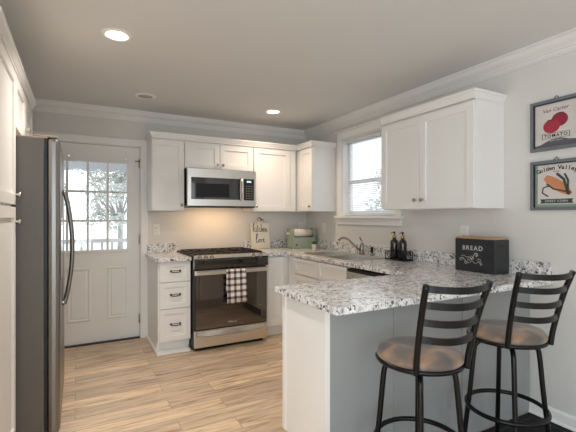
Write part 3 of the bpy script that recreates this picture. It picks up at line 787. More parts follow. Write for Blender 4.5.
# ------------------------------------------------------------------ microwave
MX0, MX1, MY = 1.008, 1.776, 4.062
root = thing('microwave', 'stainless over-the-range microwave between the wall cabinets', 'microwave', (1.38, 4.27, 1.405))
obj('body', MB().box(MX0 + 0.001, MX1 - 0.001, MY + 0.03, YW - 0.002, 1.415, 1.819, 0.002), M['steel'], root)
def bulge(a, z0, z1, b, th, x0, x1):
    mb = MB(); K = 16; rows = []
    for i in range(K + 1):
        t = i / K; x = x0 + (x1 - x0) * t; T = (x - MX0) / (MX1 - MX0)
        y = a - b * (1 - (2 * T - 1) ** 2)
        rows.append([mb.bm.verts.new(p) for p in ((x, y, z0), (x, y, z1), (x, y + th, z1), (x, y + th, z0))])
    for A, B_ in zip(rows, rows[1:]):
        for j in range(4):
            fc = mb.bm.faces.new((A[j], A[(j + 1) % 4], B_[(j + 1) % 4], B_[j]))
    mb.bm.faces.new(rows[0]); mb.bm.faces.new(rows[-1][::-1])
    return mb
mf = obj('front_frame', bulge(MY, 1.423, 1.815, 0.012, 0.035, MX0, MX1), M['steelh'], root)
obj('door_window', bulge(MY - 0.0025, 1.492, 1.722, 0.012, 0.004, MX0 + 0.035, MX0 + 0.575), M['blackglass'], mf)
obj('window_mesh', bulge(MY - 0.0032, 1.515, 1.66, 0.012, 0.002, MX0 + 0.085, MX0 + 0.45), mat('microwave_screen', (30, 31, 34), 0.45, spec=0.3), mf)
obj('door_handle', MB().tube([(1.588, MY - 0.01, 1.49), (1.590, MY - 0.044, 1.505), (1.590, MY - 0.052, 1.61), (1.590, MY - 0.044, 1.712), (1.588, MY - 0.01, 1.727)], 0.011, 10), M['steel'], mf)
kp = obj('control_panel', bulge(MY - 0.003, 1.488, 1.727, 0.012, 0.004, 1.628, 1.752), M['blackplastic'], mf)
obj('display', MB().box(1.662, 1.716, MY - 0.0105, MY - 0.004, 1.686, 1.706), M['display'], kp)
mb = MB()
for r in range(6):
    for c in range(3):
        x = 1.652 + c * 0.030; z = 1.505 + r * 0.027; mb.box(x, x + 0.018, MY - 0.0105, MY - 0.004, z, z + 0.012)
obj('keypad', mb, M['button'], kp)
obj('vent_grille', MB().box(MX0 + 0.03, MX1 - 0.03, MY + 0.035, MY + 0.33, 1.407, 1.415), M['blackplastic'], root)
obj('front_lip', bulge(MY + 0.004, 1.408, 1.423, 0.010, 0.03, MX0 + 0.01, MX1 - 0.01), M['blackplastic'], root)
lens = obj('cooktop_lamp', MB().box(1.33, 1.43, MY + 0.08, MY + 0.12, 1.4035, 1.408), M['lensoff'], root)
d = bpy.data.lights.new('hood_light', 'AREA'); d.shape = 'RECTANGLE'; d.size = 0.55; d.size_y = 0.12; d.energy = 2.9; d.color = (1.0, 0.64, 0.33)
o = bpy.data.objects.new('hood_light', d); COL.objects.link(o); o.location = (1.38, 4.22, 1.400); o.rotation_euler = (math.radians(14), 0, 0)

# ------------------------------------------------------------------ refrigerator and tall cabinets on the left
root = thing('refrigerator', 'tall side-by-side refrigerator with dark grey side and steel doors', 'refrigerator', (-0.5, 3.06, 0))
FY0, FY1 = 2.612, 3.508
obj('case', MB().box(XL + 0.04, -0.166, FY0, FY1, 0.03, 1.758, 0.004), M['fridge_side'], root)
obj('top_cover', MB().box(XL + 0.05, -0.150, FY0 + 0.01, FY1 - 0.01, 1.758, 1.766, 0.003).box(-0.22, -0.10, FY0 + 0.015, FY0 + 0.10, 1.766, 1.778, 0.003), M['fridge_top'], root)
obj('gasket', MB().box(-0.166, -0.150, FY0 + 0.008, FY1 - 0.008, 0.04, 1.754), M['blackplastic'], root)
obj('kick_grille', MB().box(-0.45, -0.13, FY0 + 0.02, FY1 - 0.02, 0.002, 0.055), M['blackplastic'], root)
for a0, a1, hy in ((FY0, 3.055, 3.015), (3.061, FY1, 3.10)):
    d = obj('fridge_door', MB().box(-0.150, -0.087, a0, a1, 0.06, 1.764, 0.022), M['fridge_door'], root)
    pts = [(-0.087, hy, 1.475)] + [(-0.087 + 0.012 + 0.046 * math.sin(PI * t) ** 0.8, hy, 1.475 - 0.745 * t) for t in [k / 14 for k in range(15)]] + [(-0.087, hy, 0.73)]
    obj('fridge_handle', MB().tube(pts, 0.0135, 12), M['fridge_door'], d)
    if a0 == FY0:
        obj('dispenser', MB().box(-0.0885, -0.084, 2.72, 2.93, 0.93, 1.30, 0.002), M['blackglass'], d)

fP = face_map('+X', -0.296)
PN0, PN1 = 1.990, 2.600
root = thing('pantry_cabinet', 'tall white pantry cabinet beside the near side of the refrigerator', 'cabinet', (-0.6, 2.3, 0))
mb = MB(); fbox(mb, fP, PN0, PN1, 0.022, 0.296 - XL - 0.622 + 0.62, ZK, ZT, 0.0015)
mb = MB().box(XL + 0.002, -0.318, PN0, PN1, ZK, ZT, 0.0015).box(XL + 0.002, -0.37, PN0, PN1, 0, ZK)
obj('body', mb, M['cab'], root)
d = obj('cabinet_door', shaker(fP, PN0 + 0.003, PN1 - 0.003, 1.375, ZT - 0.012), M['cab'], root); knob(fP, PN1 - 0.032, 1.432, d, M['chrome'])
d = obj('cabinet_door', shaker(fP, PN0 + 0.003, PN1 - 0.003, 0.118, 1.365), M['cab'], root); knob(fP, PN1 - 0.032, 1.285, d, M['chrome'])
root = thing('wall_cabinet', 'short white double-door cabinet above the refrigerator', 'cabinet', (-0.6, 3.05, 1.80), 'white wall cabinets')
obj('body', MB().box(XL + 0.002, -0.318, PN1 + 0.0015, 3.51, 1.800, ZT, 0.0015), M['cab'], root)
for a0, a1, k in ((PN1 + 0.004, 3.054, 3.028), (3.057, 3.507, 3.085)):
    d = obj('cabinet_door', shaker(fP, a0, a1, 1.804, ZT - 0.012), M['cab'], root); knob(fP, k, 1.872, d, M['chrome'])
crown_run([(XL + 0.002, PN0), (-0.296, PN0), (-0.296, 3.51), (XL + 0.002, 3.51)], 'white crown moulding along the pantry and refrigerator cabinet tops')

# ------------------------------------------------------------------ things on the counters
# board sign
root = thing('sign_board', 'cream paddle-shaped board with cursive lettering leaning behind the range corner', 'sign', (1.985, 4.40, ZW1))
lean = lambda a, z, d=0: (a, 4.385 + (z - ZW1) * 0.13 - d, z)
prof = [(1.862, ZW1 + 0.002), (2.112, ZW1 + 0.002), (2.112, 1.215), (2.104, 1.226), (2.015, 1.228), (2.012, 1.240), (2.018, 1.262), (2.012, 1.285), (1.992, 1.297), (1.968, 1.294), (1.952, 1.278), (1.950, 1.258), (1.958, 1.240), (1.955, 1.228), (1.872, 1.226), (1.862, 1.215)]
obj('board', MB().prism(prof, lambda u, v, w: (u, 4.385 + (v - ZW1) * 0.13 + w, v), 0.0, 0.012), M['signface'], root)
mb = MB()
U, V = Vector((1, 0, 0)), Vector((0, 0.13, 1)).normalized()
kit = [[(0, 0), (0.05, 0.5), (0.15, 1.0), (0.05, 0.9), (0.03, 0.4), (0, 0)], [(0.3, 0.5), (0.08, 0.25), (0.3, 0)], [(0.4, 0.4), (0.38, 0.05), (0.5, 0.05)], [(0.56, 0.8), (0.54, 0.1), (0.62, 0.0)], [(0.46, 0.55), (0.68, 0.58)],
       [(0.88, 0.35), (0.76, 0.4), (0.72, 0.1), (0.88, 0.02), (0.95, 0.1)], [(1.05, 0.9), (0.98, 0.0), (1.08, 0.35), (1.16, 0.3), (1.16, 0.0)], [(1.24, 0.2), (1.38, 0.3), (1.32, 0.42), (1.24, 0.2), (1.32, 0.0), (1.42, 0.06)], [(1.5, 0.38), (1.48, 0.0), (1.58, 0.34), (1.66, 0.3), (1.66, 0.0), (1.74, 0.06)]]
lov = [[(0.1, 0.4), (0.22, 1.0), (0.1, 0.9), (0.05, 0.1), (0.15, 0.0), (0.25, 0.15)], [(0.4, 0.35), (0.28, 0.2), (0.38, 0.0), (0.48, 0.2), (0.4, 0.35), (0.55, 0.3)], [(0.58, 0.38), (0.66, 0.0), (0.78, 0.38), (0.86, 0.3)], [(0.9, 0.2), (1.02, 0.3), (0.97, 0.42), (0.9, 0.2), (0.98, 0.0), (1.1, 0.08)]]
strokes(mb, kit, (1.893, 4.385 + 0.21 * 0.13 - 0.003, 1.120), U, V, 0.108, 0.0028)
strokes(mb, lov, (1.925, 4.385 + 0.085 * 0.13 - 0.003, 0.990), U, V, 0.108, 0.0028)
obj('lettering', mb, M['ink'], root)
obj('hanging_loop', MB().tube([(1.985 + 0.024 * math.cos(t), 4.385 + 0.36 * 0.13 - 0.004, 1.272 + 0.022 * math.sin(t)) for t in [2 * PI * k / 16 for k in range(16)]], 0.004, 6, closed=True).tube([(1.985, 4.425, 1.28), (2.02, 4.43, 1.270), (2.05, 4.44, 1.262)], 0.004, 6), M['iron'], root)

# green paper towel holder
root = thing('paper_towel_holder', 'sage green wooden box with a paper towel roll across its open top', 'paper towel holder', (2.46, 4.24, ZW1))
gx0, gx1, gy0, gy1 = 2.300, 2.630, 4.150, 4.300
mb = MB().box(gx0, gx1, gy0, gy0 + 0.014, ZW1 + 0.001, 1.052, 0.002).box(gx0, gx1, gy1 - 0.014, gy1, ZW1 + 0.001, 1.15, 0.002).box(gx0, gx1, gy0, gy1, ZW1 + 0.001, ZW1 + 0.014)
obj('box_front', mb, M['green'], root)
mb = MB()
for x in (gx0, gx1 - 0.022): mb.box(x, x + 0.022, gy0 - 0.002, gy1, ZW1 + 0.001, 1.158, 0.006)
mb.box(gx0, gx1, gy0 - 0.006, gy0 + 0.0, ZW1 + 0.001, ZW1 + 0.012)
obj('box_side', mb, M['green'], root)
obj('paper_roll', MB().lathe([(0.018, gx0 + 0.032), (0.054, gx0 + 0.032), (0.054, gx1 - 0.032), (0.018, gx1 - 0.032)], (0, (gy0 + gy1) / 2, 1.102), 28, 'x'), M['paper'], root)
rod = obj('rod', MB().lathe([(0.004, gx0 - 0.045), (0.011, gx0 - 0.04), (0.011, gx0 - 0.022), (0.008, gx0 - 0.018), (0.008, gx1 + 0.012), (0.011, gx1 + 0.016), (0.011, gx1 + 0.040), (0.004, gx1 + 0.045)], (0, (gy0 + gy1) / 2, 1.102), 14, 'x'), M['paper'], root)
knob(face_map('-Y', gy0 - 0.001), gx0 + 0.05, 0.962, root, M['iron'], 0.7)

# potted plant
root = thing('potted_plant', 'tiny green plant in a white pot in front of the green towel holder', 'plant', (2.425, 3.86, ZW1))
obj('pot', MB().lathe([(0.021, 0.001), (0.028, 0.066), (0.031, 0.068), (0.031, 0.074), (0.026, 0.074), (0.024, 0.062), (0.005, 0.060)], (2.425, 3.86, ZW1)), M['pot'], root)
mb = MB()
for k in range(70):
    a = random.uniform(0, 2 * PI); e = random.uniform(0.1, 1.4); L_ = random.uniform(0.03, 0.062)
    b = Vector((2.425 + 0.012 * math.cos(a), 3.86 + 0.012 * math.sin(a), ZW1 + 0.066)); dv = Vector((math.cos(a) * math.cos(e), math.sin(a) * math.cos(e), math.sin(e)))
    s = dv.cross(Vector((0, 0, 1))).normalized() * 0.006
    v = [mb.bm.verts.new(p) for p in (b, b + dv * L_ * 0.5 + s, b + dv * L_, b + dv * L_ * 0.5 - s)]; mb.bm.faces.new(v)
obj('leaves', mb, M['leaf'], root)

# wire caddy with two pump bottles
KX0, KX1, KY0, KY1 = 2.505, 2.615, 2.525, 2.750
root = thing('wire_caddy', 'black scrollwork wire caddy on the counter behind the dishwasher', 'caddy', ((KX0 + KX1) / 2, (KY0 + KY1) / 2, ZW1))
mb = MB(); zc0, zc1 = ZW1 + 0.012, ZW1 + 0.082
for z in (zc0, zc1): mb.tube([(KX0, KY0, z), (KX1, KY0, z), (KX1, KY1, z), (KX0, KY1, z)], 0.004, 6, closed=True)
for x in (KX0, KX1):
    for y in (KY0, KY1): mb.tube([(x, y, ZW1 + 0.001), (x, y, zc1 + 0.006)], 0.0042, 6)
for x in (KX0, KX1):
    for j in range(3):
        yc = KY0 + (KY1 - KY0) * (j + 0.5) / 3
        mb.tube([(x, yc + 0.026 * math.cos(t) * (1 - t / 12), (zc0 + zc1) / 2 + 0.028 * math.sin(t) * (1 - t / 12)) for t in [k * 0.5 for k in range(18)]], 0.0032, 5)
for y in (KY0, KY1): mb.tube([((KX0 + KX1) / 2 + 0.03 * math.cos(t), y, (zc0 + zc1) / 2 + 0.028 * math.sin(t)) for t in [k * 0.45 for k in range(14)]], 0.003, 5)
obj('wire_frame', mb, M['black'], root)
obj('wooden_base', MB().box(KX0, KX1, KY0, KY1, ZW1 + 0.004, ZW1 + 0.012), M['iron'], root)
for yy, lab in ((2.695, 'dark pump bottle in the wire caddy, the one nearer the sink'), (2.590, 'dark pump bottle in the wire caddy, the one nearer the bread box')):
    c = ((KX0 + KX1) / 2, yy, ZW1 + 0.0125)
    r = thing('soap_bottle', lab, 'bottle', c, 'pump bottles in the wire caddy')
    obj('bottle', MB().lathe([(0.034, 0), (0.037, 0.006), (0.037, 0.140), (0.033, 0.162), (0.018, 0.178), (0.015, 0.188)], c, 22), M['bottle'], r)
    obj('pump', MB().lathe([(0.017, 0.186), (0.018, 0.208), (0.007, 0.214), (0.006, 0.232)], c, 16), M['gold'], r)
    obj('spout', MB().lathe([(0.011, 0.232), (0.011, 0.244), (0.004, 0.248)], c, 12).tube([(c[0], c[1], c[2] + 0.238), (c[0] - 0.03, c[1], c[2] + 0.238), (c[0] - 0.036, c[1], c[2] + 0.228)], 0.004, 6), M['bottle'], r)

# bread box
bx0, bx1, by0, by1, bz = 2.492, 2.652, 1.667, 1.986, 1.150
root = thing('bread_box', 'black metal bread box with white BREAD lettering and wooden lid', 'bread box', (2.58, 1.84, ZW1))
obj('box', MB().box(bx0, bx1, by0, by1, ZW1 + 0.001, bz, 0.006), M['breadbox'], root)
obj('lid', MB().box(bx0 + 0.004, bx1 - 0.004, by0 + 0.004, by1 - 0.004, bz + 0.0005, bz + 0.012, 0.003), M['wood'], root)
mb = MB()
for x0_, x1_, z0_, z1_ in ((bx0 + 0.045, bx0 + 0.095, bz - 0.035, bz - 0.032), (bx0 + 0.045, bx0 + 0.095, bz - 0.052, bz - 0.049)): mb.box(x0_, x1_, by0 - 0.002, by0 + 0.004, z0_, z1_)
mb.box(bx0 + 0.048, bx0 + 0.092, by0 - 0.001, by0 + 0.004, bz - 0.05, bz - 0.034)
obj('hand_hole', mb, M['blackplastic'], root)
lettering('lettering', 'BREAD', 0.046, (bx0 - 0.0004, 1.840, 1.070), (0, -1, 0), (0, 0, 1), M['whiteink'], root, spacing=1.25)
mb = MB(); fl_ = []
def scroll(cx, cz, r, a0, turns, s=1):
    return [(cx + r * (1 - k / 16) * math.cos(a0 + s * turns * 2 * PI * k / 14), cz + r * (1 - k / 16) * math.sin(a0 + s * turns * 2 * PI * k / 14)) for k in range(13)]
paths = [[(0, 0.3), (0.2, 0.42), (0.4, 0.25), (0.62, 0.12), (0.85, 0.25), (1.05, 0.12), (1.25, 0.22), (1.42, 0.1)], [(0.1, 0.5), (0.3, 0.55), (0.45, 0.45), (0.65, 0.5), (0.82, 0.3)], [(0.82, 0.3), (0.95, 0.6), (1.1, 0.75), (1.2, 0.6), (1.1, 0.5)]]
paths += [scroll(0.12, 0.3, 0.12, 0, 1.2), scroll(0.62, 0.36, 0.13, 1, 1.2, -1), scroll(0.88, 0.44, 0.13, 2, 1.3), scroll(1.12, 0.62, 0.12, 0, 1.3), scroll(1.30, 0.30, 0.13, 3, 1.2, -1), scroll(1.45, 0.12, 0.10, 1, 1.2), scroll(0.45, 0.14, 0.11, 2, 1.2)]
strokes(mb, paths, (bx0 - 0.0006, 1.945, 0.962), (0, -1, 0), (0, 0, 1), 0.122, 0.0013)
obj('floral_scroll', mb, M['whiteink'], root)

# ------------------------------------------------------------------ pictures on the right wall
def picture(label, z0, z1, y0, y1):
    root = thing('framed_picture', label, 'picture', (XR, (y0 + y1) / 2, z0), 'framed vegetable prints')
    w = 0.02; mb = MB()
    for a0, a1, c0, c1 in ((y0, y0 + w, z0, z1), (y1 - w, y1, z0, z1), (y0 + w, y1 - w, z0, z0 + w), (y0 + w, y1 - w, z1 - w, z1)):
        mb.box(XR - 0.024, XR - 0.001, a0, a1, c0, c1, 0.002)
    obj('frame', mb, M['frame'], root)
    mb = MB(); w2 = 0.026
    for a0, a1, c0, c1 in ((y0 + w, y0 + w2, z0 + w, z1 - w), (y1 - w2, y1 - w, z0 + w, z1 - w), (y0 + w, y1 - w, z1 - w2, z1 - w)):
        mb.box(XR - 0.022, XR - 0.006, a0, a1, c0, c1)
    obj('inner_lip', mb, M['framein'], root)
    obj('print', MB().box(XR - 0.0085, XR - 0.002, y0 + w * 0.5, y1 - w * 0.5, z0 + w * 0.5, z1 - w * 0.5), M['print'], root)
    ym = (y0 + y1) / 2
    obj('hanger', MB().tube([(XR - 0.006, ym + 0.018, z1 - 0.002), (XR - 0.006, ym, z1 + 0.020), (XR - 0.006, ym - 0.018, z1 - 0.002)], 0.0025, 6), M['framein'], root)
    return root
X = XR - 0.0088
def disc(mb, cy, cz, ry, rz, x, n=32, jag=0.0):
    pts = [(cy + ry * math.cos(2 * PI * k / n) * (1 + jag * math.sin(3 * 2 * PI * k / n)), cz + rz * math.sin(2 * PI * k / n)) for k in range(n)]
    mb.prism(pts, lambda u, v, w: (w, u, v), x - 0.0006, x)
def poly(mb, pts, x): mb.prism(pts, lambda u, v, w: (w, u, v), x - 0.0006, x)
py0, py1 = 1.222, 1.532; pm = (py0 + py1) / 2
p1 = picture('framed tomato print, the upper of the two pictures on the right wall', 1.737, 2.062, py0, py1)
mb = MB(); hill = [(py1 - 0.026, 1.760), (py1 - 0.026, 1.772), (py1 - 0.06, 1.778), (py1 - 0.09, 1.792), (pm + 0.03, 1.806), (pm - 0.03, 1.810), (pm - 0.07, 1.796), (py0 + 0.026, 1.788), (py0 + 0.026, 1.760)]
poly(mb, hill, X); obj('hill_band', mb, M['hillprint'], p1)
mb = MB(); disc(mb, pm - 0.020, 1.926, 0.048, 0.044, X - 0.0004); obj('tomato_print', mb, M['tomato2'], p1); mb = MB(); disc(mb, pm + 0.028, 1.890, 0.050, 0.043, X - 0.0008); obj('tomato_print', mb, M['tomato'], p1)
for cy, cz in ((pm + 0.034, 1.930), (pm - 0.024, 1.966)):
    mb = MB()
    for k in range(6):
        a = PI * k / 5; mb.tube([(X - 0.001, cy, cz), (X - 0.001, cy + 0.022 * math.cos(a), cz + 0.008 * math.sin(a) - 0.004)], 0.002, 5)
    obj('tomato_stem', mb, M['husk'], p1)
lettering('lettering', 'TOMATO', 0.029, (X - 0.0006, pm + 0.004, 1.820), (0, -1, 0), (0, 0, 1), M['ink'], p1, spacing=1.2, bold=0.0005)
mb = MB()
for a0, a1, c0, c1 in ((pm - 0.078, pm + 0.086, 1.812, 1.814), (pm - 0.078, pm + 0.086, 1.845, 1.847), (pm - 0.078, pm - 0.075, 1.812, 1.847), (pm + 0.083, pm + 0.086, 1.812, 1.847)): mb.box(X - 0.0012, X - 0.0004, a0, a1, c0, c1)
obj('lettering_box', mb, M['ink'], p1)
lettering('lettering', 'Van Carter', 0.034, (X - 0.0005, pm + 0.006, 1.984), (0, -1, 0.03), (0, 0.1, 1), M['redink'], p1, shear=0.35)
lettering('lettering', 'FANCY TOMATO', 0.010, (X - 0.0009, pm + 0.0, 1.794), (0, -1, 0), (0, 0, 1), M['whiteink'], p1)

p2 = picture('framed corn print, the lower of the two pictures on the right wall', 1.352, 1.672, py0, py1)
mb = MB().box(X - 0.0006, X, py1 - 0.042, py1 - 0.027, 1.372, 1.644).box(X - 0.0006, X, py0 + 0.03, py1 - 0.042, 1.372, 1.390); obj('green_border', mb, M['printgreen'], p2)
mb = MB(); ax = Vector((-0.80, -0.60)); nx = Vector((0.60, -0.80)); c0 = Vector((pm + 0.066, 1.566))
def cob(c, L_, w, x, mb):
    pts = []
    for s in (1, -1):
        rng = range(13) if s == 1 else range(12, -1, -1)
        for k in rng:
            t = k / 12; r = w * (math.sin(PI * min(1, t * 0.86 + 0.10)) ** 0.6)
            p = c + ax * (L_ * t) + nx * (s * r); pts.append((p.x, p.y))
    poly(mb, pts, x)
cob(c0, 0.190, 0.033, X - 0.0004, mb); obj('corn_cob', mb, M['kernel'], p2)
mb = MB()
def leafy(pts, r): mb.tube([(X - 0.0006, a, b) for a, b in pts], r, 6, flat=(1, 1))
e = c0 + ax * 0.165
leafy([(c0.x - 0.03, c0.y - 0.055), (c0.x + 0.012, c0.y - 0.068), (c0.x + 0.018, c0.y - 0.10), (c0.x - 0.018, c0.y - 0.125)], 0.0042)
leafy([(e.x, e.y), (c0.x - 0.05, c0.y - 0.078), (c0.x - 0.01, c0.y - 0.045)], 0.005)
leafy([(e.x, e.y), (c0.x - 0.11, c0.y - 0.02), (c0.x - 0.07, c0.y + 0.018)], 0.008)
leafy([(e.x, e.y), (c0.x - 0.135, c0.y - 0.03), (c0.x - 0.115, c0.y + 0.014)], 0.006)
leafy([(e.x, e.y), (e.x - 0.012, e.y - 0.014)], 0.012)
obj('corn_husk', mb, M['husk'], p2)
arc = 'Golden Valley'
for k, ch in enumerate(arc):
    if ch == ' ': continue
    t = (k - 6) / 6; 
    lettering('lettering', ch, 0.036, (X - 0.0005, pm - 0.002 - t * 0.108, 1.612 - 0.020 * t * t), (0, -1, -0.25 * t), (0, -0.25 * t, 1), M['ink'], p2, bold=0.0009)
lettering('lettering', 'BRAND', 0.011, (X - 0.0005, pm, 1.596), (0, -1, 0), (0, 0, 1), M['redink'], p2)
mb = MB(); poly(mb, [(pm + 0.098, 1.396), (pm + 0.090, 1.410), (pm + 0.098, 1.424), (pm - 0.098, 1.424), (pm - 0.090, 1.411), (pm - 0.098, 1.396)], X - 0.0004); obj('ribbon', mb, M['husk'], p2)
lettering('lettering', 'SWEET CORN', 0.020, (X - 0.0012, pm, 1.404), (0, -1, 0), (0, 0, 1), M['whiteink'], p2, spacing=1.1)

# ------------------------------------------------------------------ ceiling lights
def can(label, x, y, r, lit, warmth=(1, 1, 1)):
    root = thing('ceiling_light', label, 'ceiling light', (x, y, ZC), 'recessed ceiling lights')
    obj('trim_ring', MB().lathe([(r * 0.80, -0.001), (r * 0.80, -0.006), (r * 0.95, -0.008), (r * 1.12, -0.004), (r * 1.16, 0.0)], (x, y, ZC), 40, cap=False), M['trim'], root)
    obj('lens', MB().lathe([(0.001, -0.004), (r * 0.80, -0.003), (r * 0.80, -0.001), (0.001, -0.001)], (x, y, ZC), 40), M['glow'] if lit else M['lensoff'], root)
    if lit:
        d = bpy.data.lights.new('can_lamp', 'AREA'); d.shape = 'DISK'; d.size = r * 1.6; d.spread = math.radians(130); d.energy = lit; d.color = warmth
        o = bpy.data.objects.new('can_lamp', d); COL.objects.link(o); o.location = (x, y, ZC - 0.012)
can('lit round ceiling light nearest the camera', 0.217, 2.631, 0.080, 12.0, (1.0, 0.89, 0.80))
can('lit round ceiling light over the sink side of the kitchen', 1.850, 3.768, 0.080, 5.2, (1.0, 0.79, 0.60))
can('unlit round ceiling fixture in front of the back door', 0.560, 3.850, 0.082, 0)

# ------------------------------------------------------------------ bar stools
def curve_pts(P, n=8):
    P = [Vector(p) for p in P]; out = []
    for i in range(len(P) - 1):
        a, b, c, d = P[max(i - 1, 0)], P[i], P[i + 1], P[min(i + 2, len(P) - 1)]
        for k in range(n):
            t = k / n
            out.append(0.5 * ((2 * b) + (-a + c) * t + (2 * a - 5 * b + 4 * c - d) * t * t + (-a + 3 * b - 3 * c + d) * t ** 3))
    out.append(P[-1]); return out
def bar_stool(label, loc, rz):
    """origin on the floor; the back stands on the -Y side; the base legs stay on the diagonals"""
    root = thing('bar_stool', label, 'bar stool', loc, 'swivel bar stools at the peninsula')
    cr, sr = math.cos(rz), math.sin(rz)
    R_ = lambda x, y, z: (x * cr - y * sr, x * sr + y * cr, z)
    r = 0.180; H = 0.034
    s = obj('seat', MB().lathe([(0.02, H + 0.668), (r - 0.004, H + 0.668), (r + 0.001, H + 0.676), (r, H + 0.688), (r * 0.93, H + 0.702), (r * 0.75, H + 0.711), (r * 0.4, H + 0.716), (0.003, H + 0.717)], n=48), M['seat'], root, local=True)
    obj('seat_ring', MB().lathe([(r - 0.02, H + 0.652), (r + 0.003, H + 0.652), (r + 0.006, H + 0.660), (r + 0.003, H + 0.669), (r - 0.02, H + 0.669)], n=48, cap=False), M['black'], root, local=True)
    obj('swivel_plate', MB().lathe([(0.09, H + 0.625), (0.12, H + 0.632), (0.12, H + 0.640), (0.09, H + 0.650), (0.165, H + 0.655)], n=32), M['black'], root, local=True)
    posts = []
    for sx in (-1, 1):
        P = [(sx * 0.122, -0.145, 0.690), (sx * 0.125, -0.155, 0.76), (sx * 0.131, -0.178, 0.86), (sx * 0.138, -0.206, 0.96), (sx * 0.147, -0.240, 1.055)]
        P = [R_(*p) for p in P]; c = curve_pts(P, 6); posts.append(c)
        obj('back_post', MB().tube(c, 0.0125, 12), M['black'], root, local=True)
    for i, zt in enumerate((1.043, 0.978, 0.908, 0.838)):
        def at(c):
            for a, b in zip(c, c[1:]):
                if a.z <= zt <= b.z: return a.lerp(b, (zt - a.z) / (b.z - a.z))
            return c[-1]
        a, b = at(posts[0]), at(posts[1]); out = Vector(R_(0, -1, 0)); K = 14
        mb = MB(); rows = []; h = 0.013 if i == 0 else 0.0135
        for k in range(K + 1):
            t = k / K; bow = 0.052 * (1 - (2 * t - 1) ** 2); c = a.lerp(b, t) + out * bow
            n_ = (Vector(R_(0, 1, 0)) + Vector(R_(1, 0, 0)) * (2 * t - 1) * -0.6).normalized() * 0.004
            dz = -0.006 * (1 - (2 * t - 1) ** 2)
            rows.append([mb.bm.verts.new(c + n_ + Vector((0, 0, h + dz))), mb.bm.verts.new(c + n_ + Vector((0, 0, -h + dz))), mb.bm.verts.new(c - n_ + Vector((0, 0, -h + dz))), mb.bm.verts.new(c - n_ + Vector((0, 0, h + dz)))])
        for A, B_ in zip(rows, rows[1:]):
            for j in range(4): mb.bm.faces.new((A[j], A[(j + 1) % 4], B_[(j + 1) % 4], B_[j]))
        mb.bm.faces.new(rows[0]); mb.bm.faces.new(rows[-1][::-1])
        obj('back_slat', mb, M['black'], root, local=True)
    for k in range(4):
        a = PI / 4 + k * PI / 2; ca, sa = math.cos(a), math.sin(a)
        P = [(0.06, H + 0.636), (0.105, H + 0.634), (0.138, H + 0.612), (0.150, H + 0.57), (0.167, 0.42), (0.184, 0.27), (0.215, 0.006)]
        lg = obj('leg', MB().tube(curve_pts([(q * ca, q * sa, z) for q, z in P], 5), 0.0122, 12), M['black'], root, local=True)
        obj('foot_cap', MB().lathe([(0.016, 0.0005), (0.016, 0.012), (0.012, 0.022)], (0.215 * ca, 0.215 * sa, 0)), M['blackplastic'], lg, local=True)
    obj('foot_ring', MB().tube([(0.184 * math.cos(t), 0.184 * math.sin(t), 0.335) for t in [2 * PI * k / 48 for k in range(48)]], 0.011, 10, closed=True), M['black'], root, local=True)
    return root
bar_stool('black ladder-back bar stool with tan seat, nearer the peninsula end', (1.306, 1.224, 0.0062), -0.18)
bar_stool('black ladder-back bar stool with tan seat, nearer the right wall', (1.932, 1.232, 0.0062), -0.27)

# mat under the stools
mt = MB().box(1.0, 2.655, 0.55, 1.535, 0.0005, 0.006, 0.001)
mtt = tag(obj('floor_mat', mt, M['rug']), 'black floor mat in the corner under the stools', 'rug')
mb = MB()
for a0, a1, c0, c1 in ((1.04, 2.615, 1.48, 1.495), (1.04, 2.615, 0.59, 0.605), (1.04, 1.055, 0.605, 1.48), (2.60, 2.615, 0.605, 1.48)): mb.box(a0, a1, c0, c1, 0.006, 0.0068)
obj('woven_border', mb, M['rugedge'], mtt)

# ------------------------------------------------------------------ outdoors
tag(obj('ground', MB().box(-14, 22, YW + 0.13, 30, -0.5, -0.35).box(XR + 0.13, 22, -14, YW + 0.13, -0.5, -0.35), M['snow']), 'pale bright yard beyond the back door', 'ground', kind='structure')
tag(obj('porch_floor', MB().box(-1.5, 2.4, YW + 0.13, 7.2, -0.12, -0.02), M['deck']), 'grey porch boards outside the back door', 'porch', kind='structure')
root = thing('porch_railing', 'pale porch railing seen through the lower door lites', 'railing', (0.4, 7.1, -0.02))
obj('top_rail', MB().box(-1.5, 2.4, 7.06, 7.14, 0.88, 0.94).box(-1.5, 2.4, 7.08, 7.12, 0.08, 0.13), M['deck'], root)
for k in range(26):
    x = -1.44 + k * 0.15; obj('baluster', MB().box(x - 0.018, x + 0.018, 7.082, 7.118, 0.13, 0.88), M['deck'], root)
for x in (-1.45, 2.35): obj('post', MB().box(x - 0.05, x + 0.05, 7.05, 7.15, -0.02, 2.38), M['vinyl'], root)
root = thing('porch_valance', 'grey scalloped fabric valance at the top of the porch', 'valance', (0.4, 7.1, 2.0))
mb = MB(); pts = [(-1.5, 2.55), (2.4, 2.55)]
K = 13
for k in range(K * 4 + 1):
    t = k / (K * 4); pts.append((2.4 - 3.9 * t, 2.075 - 0.05 * abs(math.sin(PI * t * K))))
mb.prism(pts, lambda u, v, w: (u, w, v), 7.0, 7.006); obj('fabric', mb, M['valance'], root)
obj('rail', MB().box(-1.5, 2.4, 6.99, 7.03, 2.53, 2.58), M['deck'], root)

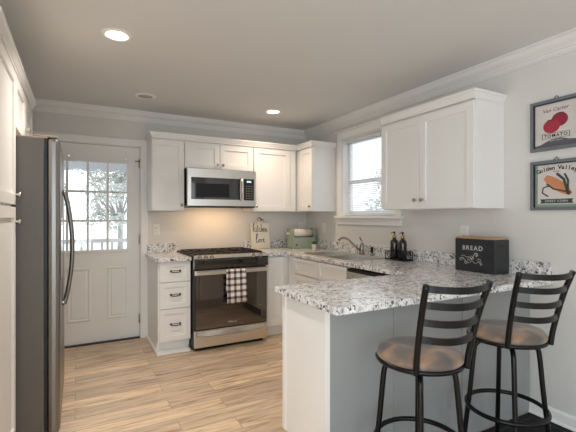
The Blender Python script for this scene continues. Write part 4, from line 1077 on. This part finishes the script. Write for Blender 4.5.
def tree(name, label, cat, x, y, h, cr, n, m, trunk=True, zc=None, grp='trees and shrubs outdoors'):
    root = thing(name, label, cat, (x, y, -0.35), grp); rnd = random.Random(int(x * 91 + y * 37))
    mb = MB(); top = h
    blobs = [(rnd.gauss(0, cr * 0.45), rnd.gauss(0, cr * 0.45), (zc or h * 0.62) + rnd.uniform(-0.32, 0.32) * h, cr * rnd.uniform(0.28, 0.5)) for _ in range(14)]
    for k in range(n):
        bx_, by_, bz_, br = rnd.choice(blobs); d = Vector((rnd.gauss(0, 1), rnd.gauss(0, 1), rnd.gauss(0, 1))).normalized() * br * rnd.uniform(0.5, 1)
        c = Vector((x + bx_, y + by_, bz_)) + d; s = rnd.uniform(0.035, 0.08)
        u = Vector((rnd.gauss(0, 1), rnd.gauss(0, 1), rnd.gauss(0, 1))).normalized(); w = u.cross(Vector((rnd.gauss(0, 1), rnd.gauss(0, 1), 0.3))).normalized()
        mb.bm.faces.new([mb.bm.verts.new(c + u * s), mb.bm.verts.new(c + w * s * 0.5), mb.bm.verts.new(c - u * s), mb.bm.verts.new(c - w * s * 0.5)])
    obj('foliage', mb, m, root)
    mb = MB()
    mb.tube([(x, y, -0.35), (x + 0.03, y, h * 0.4), (x, y + 0.04, h * 0.8)], [0.09 * cr, 0.07 * cr, 0.03], 8)
    for bx_, by_, bz_, br in blobs: mb.tube([(x, y, h * 0.35), (x + bx_ * 0.6, y + by_ * 0.6, (bz_ + h * 0.35) / 2 + 0.1), (x + bx_, y + by_, bz_)], [0.04 * cr, 0.025 * cr, 0.01], 6)
    obj('trunk', mb, M['bark'], root)
tree('tree', 'grey-green tree seen through the left column of the door lites', 'tree', -1.6, 12.0, 2.6, 1.1, 2600, M['folA'])
tree('tree', 'pale leafy tree seen through the middle of the door lites', 'tree', 1.2, 13.6, 3.2, 1.0, 3000, M['folB'])
tree('shrub', 'low dull shrub beyond the porch railing, seen through the right door lites', 'shrub', 1.9, 9.2, 1.4, 0.7, 1800, M['folA'], zc=0.7)
tree('tree', 'pale tree outside the sink window behind the blinds', 'tree', 9.6, 9.2, 4.2, 1.2, 3000, M['folB'])
tree('shrub', 'grey-green shrub outside the lower sash of the sink window', 'shrub', 5.4, 5.6, 1.9, 0.7, 2000, M['folA'], zc=1.0)
